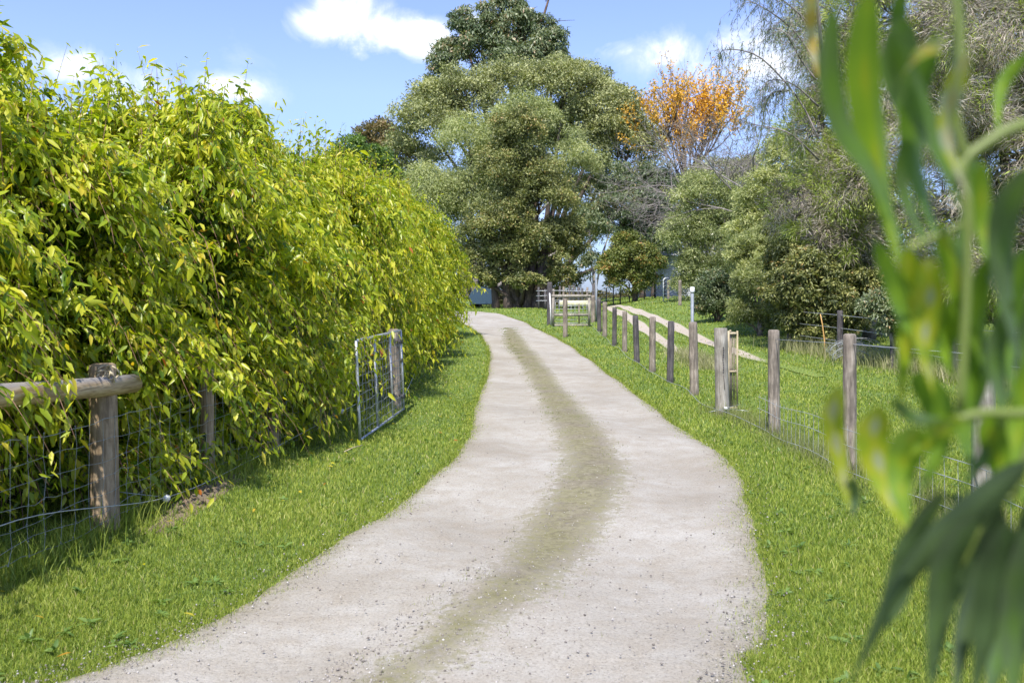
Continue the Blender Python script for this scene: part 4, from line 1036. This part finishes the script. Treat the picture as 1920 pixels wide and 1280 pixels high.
p = gnd(1031, 609); tp = cyl_post('gate_post', p[0], p[1], (609 - 532) / F * p[1], .10, M['postdark'], None, top=.06)
tag(tp, 'tall round topped grey post at the left of the timber gate', 'post')
p = gnd(1033, 610) + np.array([0, -.18, 0]); g = Geo(); g.tube([[0, 0, 0], [-.02, .02, .6], [-.05, .06, 1.15]], .022, 8); o = g.build('rod', M['white'], None); o.location = tuple(p); tag(o, 'white rod leaning on the tall grey gate post', 'rod')
p = gnd(1060, 632); o = cyl_post('post', p[0], p[1], (632 - 560) / F * p[1], .075, M['post'], None); tag(o, 'lone short timber post standing in front of the timber gate', 'post')
p = gnd(1112, 604); o = cyl_post('gate_post', p[0], p[1], (604 - 554) / F * p[1], .085, M['post'], None); tag(o, 'mossy timber post at the right of the timber gate', 'post')
p = gnd(1118, 603); g = Geo(); g.tube([[0, 0, -.1], [0, 0, (603 - 523) / F * p[1]]], .035, 8); o = g.build('steel_post', M['bluegrey'], None, True); o.location = tuple(p); tag(o, 'thin tall steel post right of the timber gate', 'post')
# yard fence behind the gate
yf = thing('yard_fence', 'old paling and post fence behind the timber gate', 'fence', px(1080, 570, 46) * [1, 1, 0] + [0, 0, 1.0])
g = Geo(); ys_ = 46
for x in list(range(1012, 1112, 9)):
    p = px(x + rng.normal(0, 1.5), 570, ys_); z_ = float(terrain(p[0], p[1])); h_ = 1.15 + rng.normal(0, .1)
    gg = Geo(); gg.tube([[0, 0, -.1], [rng.normal(0, .03), 0, h_]], .05 + .02 * rng.random(), 7); q = gg.build('post', M['post' if rng.random() < .5 else 'postdark'], yf); q.location = tuple(rel(yf, [p[0], p[1], z_]))
for hz in (.95, .7, .45):
    xs_ = np.linspace(1005, 1115, 12); P = np.array([[*px(x, 570, ys_ - .06)[:2], float(terrain(px(x, 570, ys_)[0], ys_)) + hz] for x in xs_]); g.tube(rel(yf, P), .012, 4)
g.build('rails', M['galv'], yf)
o_ = px(1085, 566, 43); g = Geo(); zt = float(terrain(o_[0], o_[1])); g.bar([-.9, 0, .35], [.9, 0, .35], .5, .28); [g.bar([q, 0, 0], [q, 0, .3], .08, .08) for q in (-.7, .7)]
tr = g.build('trough', M['cream'], None); tr.location = (o_[0], o_[1], zt); tag(tr, 'cream stock trough seen through the timber gate', 'trough')
# far paddock wire fence
pf = thing('wire_fence', 'far wire fence with thin dark posts in front of the small round tree', 'fence', px(1190, 560, 50) * [1, 1, 0] + [0, 0, 1.5])
for x in (1137, 1150, 1163, 1180, 1195, 1208, 1228, 1246):
    p = px(x, 570, 49); z_ = float(terrain(p[0], p[1])); gg = Geo(); gg.tube([[0, 0, -.1], [0, 0, 1.0]], .06 if x in (1228, 1246) else .035, 7); q = gg.build('post', M['postdark'], pf); q.location = tuple(rel(pf, [p[0], p[1], z_]))
g = Geo()
for hz in (.95, .8, .55, .3):
    P = np.array([[*px(x, 570, 49 - .05)[:2], float(terrain(px(x, 570, 49)[0], 49)) + hz + .05 * math.sin(x * .2)] for x in range(1120, 1262, 7)]); g.tube(rel(pf, P), .012, 4)
g.build('wires', M['galv'], pf)
# shed
m, t, b, out = newmat('corrugated_iron')
tc = N(t, 'ShaderNodeTexCoord'); nb = noise(t, tc.outputs['Object'], 1.5, 5, .6)
Lk(t, ramp(t, nb, [(.35, (.25, .26, .27)), (.65, (.44, .45, .46))]), b.inputs['Base Color']); b.inputs['Roughness'].default_value = .5; b.inputs['Metallic'].default_value = 0
M['iron'] = m
ps = px(1262, 566, 58); ps[2] = float(terrain(ps[0], ps[1])) - .05
shed = thing('shed', 'grey corrugated iron shed half hidden behind trees beyond the paddock', 'shed', ps)
g = Geo(); zs = np.linspace(0, 2.7, 82); xs_ = np.array([-1.9, 3.6])
P = np.stack([np.stack([np.full(82, x), .022 * np.sin(zs / .076 * 2 * np.pi / 1.6), zs], 1) for x in xs_]); g.grid(P)
P2 = np.stack([np.stack([-1.9 + .022 * np.sin(zs / .076 * 2 * np.pi / 1.6), np.full(82, y), zs], 1) for y in (0, 4)]); g.grid(P2)
P2 = np.stack([np.stack([3.6 + .022 * np.sin(zs / .076 * 2 * np.pi / 1.6), np.full(82, y), zs], 1) for y in (0, 4)]); g.grid(P2)
g.bar([-1.9, 4, 1.35], [3.6, 4, 1.35], .05, 2.7)
g.build('wall', M['iron'], shed)
g = Geo(); g.raw([[-2.3, -.5, 2.75], [4, -.5, 2.75], [4, 4.4, 3.5], [-2.3, 4.4, 3.5], [-2.3, -.5, 2.69], [4, -.5, 2.69], [4, 4.4, 3.44], [-2.3, 4.4, 3.44]], [(0, 1, 2, 3), (7, 6, 5, 4), (0, 4, 5, 1), (1, 5, 6, 2), (2, 6, 7, 3), (3, 7, 4, 0)]); g.build('roof', M['iron'], shed)
g = Geo(); g.box((.75, -.05, 1.15), (.9, .04, .5)); q = g.build('window', M['bluegrey'], shed)
# tube gate in front of the shed
p = gnd(1264, 564); dT = min(p[1], 46.0); p = px(1244, 566, dT); p[2] = float(terrain(p[0], p[1]))
ty = thing('tube_gate', 'white tubular farm gate with rounded top corners before the shed', 'gate', p)
W2, H2 = 42 / F * dT, 1.15
g = Geo(); a = np.linspace(0, np.pi / 2, 6)
pth = [[0, 0, .05]] + [[.15 - .15 * math.cos(q), 0, H2 - .15 + .15 * math.sin(q)] for q in a] + [[W2 - .15 + .15 * math.sin(q), 0, H2 - .15 + .15 * math.cos(q)] for q in a] + [[W2, 0, .05], [0, 0, .05]]
g.tube(pth, .028, 8); g.build('frame', M['white'], ty, True)
g = Geo(); [g.tube([[0, 0, H2 * q], [W2, 0, H2 * q]], .012, 5) for q in (.2, .35, .5, .68, .84)]; g.build('rails', M['galv'], ty)
p = gnd(1275, 573); p = px(1275, 573, min(p[1], 44)); p[2] = float(terrain(p[0], p[1])); tp = cyl_post('post', p[0], p[1], 1.05, .07, M['post'], None); tag(tp, 'brown timber post just right in front of the white tubular gate', 'post')
p = px(1253, 570, 44.5); p[2] = float(terrain(p[0], p[1])); tp = cyl_post('post', p[0], p[1], .95, .06, M['post'], None); tag(tp, 'brown timber post in front of the middle of the white tubular gate', 'post')
# blue covered trailer under the trees
p = px(905, 573, 56); p[2] = float(terrain(p[0], p[1]))
tr = thing('trailer', 'small blue tarp covered trailer in shade under the trees at the bend', 'trailer', p)
g = Geo(); zz_ = np.array([[-.75, .25], [-.78, .75], [-.55, 1.15], [0, 1.3], [.5, 1.15], [.78, .75], [.75, .25]])
g.grid(np.stack([np.stack([zz_[:, 0], np.full(7, y), zz_[:, 1]], 1) for y in (-1.0, -.3, .6, 1.2)])); g.raw([[a_, -1.0, c_] for a_, c_ in zz_] + [[0, -1, .25]], [(7, i, i + 1) for i in range(6)]); g.build('cover', M['blue'], tr, True)
for sx in (-1, 1):
    g = Geo(); g.tube([[sx * .62, 0, .22], [sx * .78, 0, .22]], .22, 16); g.build('wheel', M['postdark'], tr, True)
# back fence on the right with posts in the shade, wire bundle, cane
bf = thing('back_fence', 'shaded wire fence with dark posts at the foot of the right hand bushes', 'fence', gnd(1675, 690))
line = [gnd(1480, 655), gnd(1575, 672), gnd(1675, 690), gnd(1790, 712), gnd(1930, 735)]
for i, p in enumerate(line):
    q = cyl_post('post', p[0], p[1], 1.1, .065, M['postdark'], bf)
g = Geo()
for hz in (1.0, .7, .4): g.tube(rel(bf, catmull(np.array([p + [0, -.08, hz] for p in line]), 30)), .006, 5)
g.build('wires', M['galv'], bf)
p = px(1610, 655, 20); p[2] = float(terrain(p[0], p[1])); g = Geo(); g_ = np.random.default_rng(5)
for i in range(16):
    r0 = .35 + .02 * i; a = np.linspace(.1, 3.0, 16)
    g.tube(np.stack([r0 * 1.0 * np.cos(a) + .02 * i - .2, .03 * i + .08 * np.sin(a * 2 + i), .05 + .012 * i + r0 * .55 * np.sin(a + .15 * math.sin(i)) * (1 + .02 * g_.standard_normal())], 1), .005, 4)
for i in range(9):
    a = .3 + i * .3; g.tube([[.35 * math.cos(a) - .2, 0, .05 + .2 * math.sin(a)], [.7 * math.cos(a), .45, .2 + .38 * math.sin(a)]], .003, 4)
o = g.build('wire_roll', M['wire'], None); o.location = tuple(p); tag(o, 'loose roll of old netting wire heaped under the bushes', 'wire roll')
p = gnd(1546, 668); g = Geo(); g.tube([[0, 0, -.05], [.0, 0, .35], [-.05, 0, .75], [-.10, 0, 1.0]], [.018, .016, .013, .01], 7)
o = g.build('cane', M['straw'], None, True); o.location = tuple(p); tag(o, 'thin orange cane standing upright in the grass before the dark bush', 'cane')
# top wire between the two near posts
g = Geo(); g.tube([px(1452, 636, pw[2][1]), px(1593, 645, pw[1][1]), px(1838, 665, 6.35)], .004, 6)
g.v = [rel(fr, q) for q in g.v]; g.build('top_wire', M['galv'], fr)

# taller pale seed grass by the right fence and under the bushes
g = Geo()
L1 = np.array([[x, y] for x, y in zip(xx, yy)])
p = along(L1[yy < 13], 5200, .16); p = p[~inpoly(p[:, 0], p[:, 1], road_poly)]
blades(p[:, 0] , p[:, 1], .07 + .20 * rng.random(len(p)) ** 1.6, np.full(len(p), .0045), .1 + .55 * rng.random(len(p)), .7, geo=g)
p = along(np.array([q[:2] for q in line]), 3000, .35)
blades(p[:, 0], p[:, 1], .15 + .35 * rng.random(len(p)), np.full(len(p), .012), .3 + .7 * rng.random(len(p)), .7, geo=g)
p = along(np.array([gnd(a, b_)[:2] for a, b_ in ((1270, 662), (1310, 680), (1345, 694))]), 1800, .25)
blades(p[:, 0], p[:, 1], .10 + .2 * rng.random(len(p)), np.full(len(p), .012), .5 + .5 * rng.random(len(p)), .8, geo=g)
o = g.build('seed_grass', M['dry']); tag(o, 'wispy pale seeding grass along the right fence posts', 'grass', kind='stuff')

# ------------------------------------------------------------------ eucalypt branch close to the camera
eb = thing('eucalypt_branch', 'out of focus eucalypt branch with long hanging leaves close to the camera at right', 'branch', px(1960, 300, .62))
def bigleaf(pts, wpx, d0, d1, t, twist=.5, seed=0):
    g_ = np.random.default_rng(seed)
    C2 = catmull(np.array(pts, float), 18); n = 18; u = np.linspace(0, 1, n)
    dd = (d0 + (d1 - d0) * u) * .72 + .012 * np.sin(u * 3.1)
    C = np.stack([(C2[:, 0] - 960) / F * dd, dd, CZ + (HY - C2[:, 1]) / F * dd], 1)
    T = unit(np.gradient(C, axis=0)); view = np.array([0, 1.0, 0])
    ang = twist * (u - .3) + g_.normal(0, .25)
    S = unit(np.cross(T, view)); B = unit(np.cross(S, T))
    Sd = S * np.cos(ang)[:, None] + B * np.sin(ang)[:, None]
    prof = (np.sin(np.pi * np.clip(u, 0, 1) ** .72) ** .8) * (1 - .25 * u) + .02
    hw = (wpx / 2 / F * dd) * prof * (.78 if t < .3 else .95)
    cross = np.cross(Sd, T)
    vs = np.linspace(-1, 1, 5)
    P = C[:, None] + Sd[:, None] * (hw[:, None] * vs[None])[..., None] + cross[:, None] * (hw[:, None] * .22 * np.abs(vs)[None])[..., None]
    vein = np.abs(vs)[None] < .1; tv = t + .02 * g_.standard_normal() + .05 * np.sin(u * 23 + seed)[:, None] * np.ones(5)[None] + .10 * vein
    G = Geo(); G.grid(P, 0, np.clip(tv, 0, .99)); G.build('leaf', M['eucleaf'], eb, True, loc=None).data.transform(mathutils.Matrix.Translation(-eb.location))
bl = [([(1522, -30), (1522, 60), (1534, 150)], 26, .78, .8, .97), ([(1562, 10), (1556, 130), (1580, 240), (1640, 330), (1700, 470)], 50, .6, .62, .42), ([(1628, -20), (1622, 130), (1640, 260), (1665, 400), (1712, 560)], 84, .6, .64, .62),
      ([(1690, -20), (1686, 60), (1682, 150)], 46, .66, .66, .4), ([(1800, -20), (1795, 120), (1770, 240)], 30, .6, .6, .3), ([(1668, 60), (1710, 170), (1765, 280), (1805, 400)], 66, .58, .6, .36),
      ([(1760, 60), (1720, 170), (1716, 300), (1750, 420), (1760, 470)], 70, .6, .62, .45), ([(1815, 95), (1785, 190), (1780, 270), (1822, 380)], 50, .55, .57, .93), ([(1770, 80), (1720, 110), (1685, 155)], 40, .56, .58, .92),  # the two palest leaves have a whitish highlight painted in as leaf colour
      ([(1840, 300), (1845, 400), (1850, 470), (1862, 560)], 46, .6, .6, .66), ([(1930, 310), (1890, 400), (1885, 520), (1915, 700)], 90, .56, .6, .22), ([(1925, 460), (1900, 560), (1890, 640), (1905, 760)], 60, .62, .63, .5),
      ([(1700, 460), (1712, 560), (1700, 640), (1690, 760)], 56, .62, .66, .72), ([(1760, 420), (1800, 520), (1810, 620), (1800, 760)], 76, .6, .62, .70), ([(1740, 480), (1745, 560), (1735, 640), (1750, 740)], 60, .6, .62, .8),
      ([(1850, 480), (1835, 600), (1850, 680), (1838, 760)], 60, .6, .62, .6), ([(1572, 722), (1562, 790), (1578, 870), (1594, 960)], 46, .68, .7, .83), ([(1648, 760), (1640, 830), (1668, 920), (1700, 1000)], 74, .6, .6, .79),
      ([(1720, 800), (1700, 850), (1690, 900), (1705, 1000)], 76, .6, .6, .66), ([(1672, 748), (1720, 785), (1800, 790)], 34, .6, .58, .25), ([(1800, 780), (1740, 830), (1700, 860)], 50, .58, .6, .7),
      ([(1880, 780), (1860, 840), (1790, 930)], 50, .58, .6, .26), ([(1850, 780), (1870, 850), (1900, 960)], 60, .58, .6, .68), ([(1930, 860), (1820, 960), (1700, 1080), (1590, 1290)], 80, .58, .6, .04),
      ([(1830, 960), (1780, 1050), (1760, 1150), (1740, 1300)], 84, .56, .6, .20), ([(1880, 950), (1850, 1060), (1810, 1180), (1790, 1320)], 66, .6, .6, .08), ([(1890, 980), (1870, 1080), (1850, 1200), (1820, 1340)], 100, .55, .58, .1),
      ([(1930, 990), (1900, 1100), (1905, 1200), (1900, 1330)], 84, .55, .58, .3), ([(1770, 920), (1730, 980), (1680, 1060), (1650, 1130)], 56, .56, .58, .12), ([(1960, 900), (1940, 1000), (1935, 1150), (1950, 1300)], 90, .55, .58, .05),
      ([(1900, 560), (1870, 660), (1880, 760), (1860, 840)], 60, .6, .6, .28), ([(1790, 560), (1775, 640), (1790, 720)], 60, .62, .62, .58), ([(1590, 900), (1604, 930), (1600, 980)], 40, .7, .7, .15),
      ([(1690, 30), (1690, 130), (1730, 230), (1800, 330)], 80, .66, .66, .36), ([(1800, 260), (1830, 360), (1810, 480), (1835, 620)], 56, .64, .64, .4), ([(1700, 250), (1690, 330), (1720, 420), (1770, 500)], 30, .66, .66, .3),
      ([(1640, 450), (1672, 520), (1700, 600), (1760, 690)], 40, .62, .62, .55), ([(1810, 600), (1830, 700), (1810, 800), (1830, 900)], 60, .62, .62, .5), ([(1740, 960), (1700, 1040), (1690, 1120), (1660, 1180)], 60, .66, .66, .2),
      ([(1880, 930), (1810, 1030), (1770, 1150), (1750, 1290)], 80, .66, .66, .12), ([(1940, 640), (1925, 760), (1900, 860), (1930, 960)], 60, .62, .62, .62), ([(1930, 100), (1880, 160), (1870, 260)], 30, .7, .7, .6),
      ([(1710, 700), (1760, 760), (1760, 850), (1720, 930)], 66, .62, .62, .58), ([(1860, 1060), (1880, 1160), (1870, 1240), (1850, 1330)], 80, .7, .7, .24), ([(1930, 560), (1930, 680), (1880, 760)], 50, .66, .66, .3)]
for i, (pts, wpx, d0_, d1_, tt) in enumerate(bl): bigleaf(pts, wpx, d0_, d1_, tt, .9, 100 + i)
g = Geo()
for pl, r in (([(2000, 215), (1900, 240), (1850, 268), (1810, 300), (1800, 340)], .0045), ([(1800, 300), (1815, 400), (1812, 560), (1800, 770)], .0035), ([(1990, 770), (1900, 775), (1840, 775), (1780, 790)], .004), ([(1810, 300), (1790, 200), (1800, 100), (1790, -30)], .0035), ([(1900, 930), (1870, 940), (1840, 980), (1800, 1060)], .0032), ([(1990, 640), (1940, 800), (1900, 930)], .0035), ([(1805, 420), (1760, 440), (1700, 465)], .002)):
    P = catmull(np.array([px(a, b_, .435) for a, b_ in pl]), 16); g.tube(rel(eb, P), r * .62, 8)
g.build('stem', M['eucstem'], eb, True)
print('faces', sum(len(o.data.polygons) for o in sc.objects if o.type == 'MESH'), 'objs', len(sc.objects))
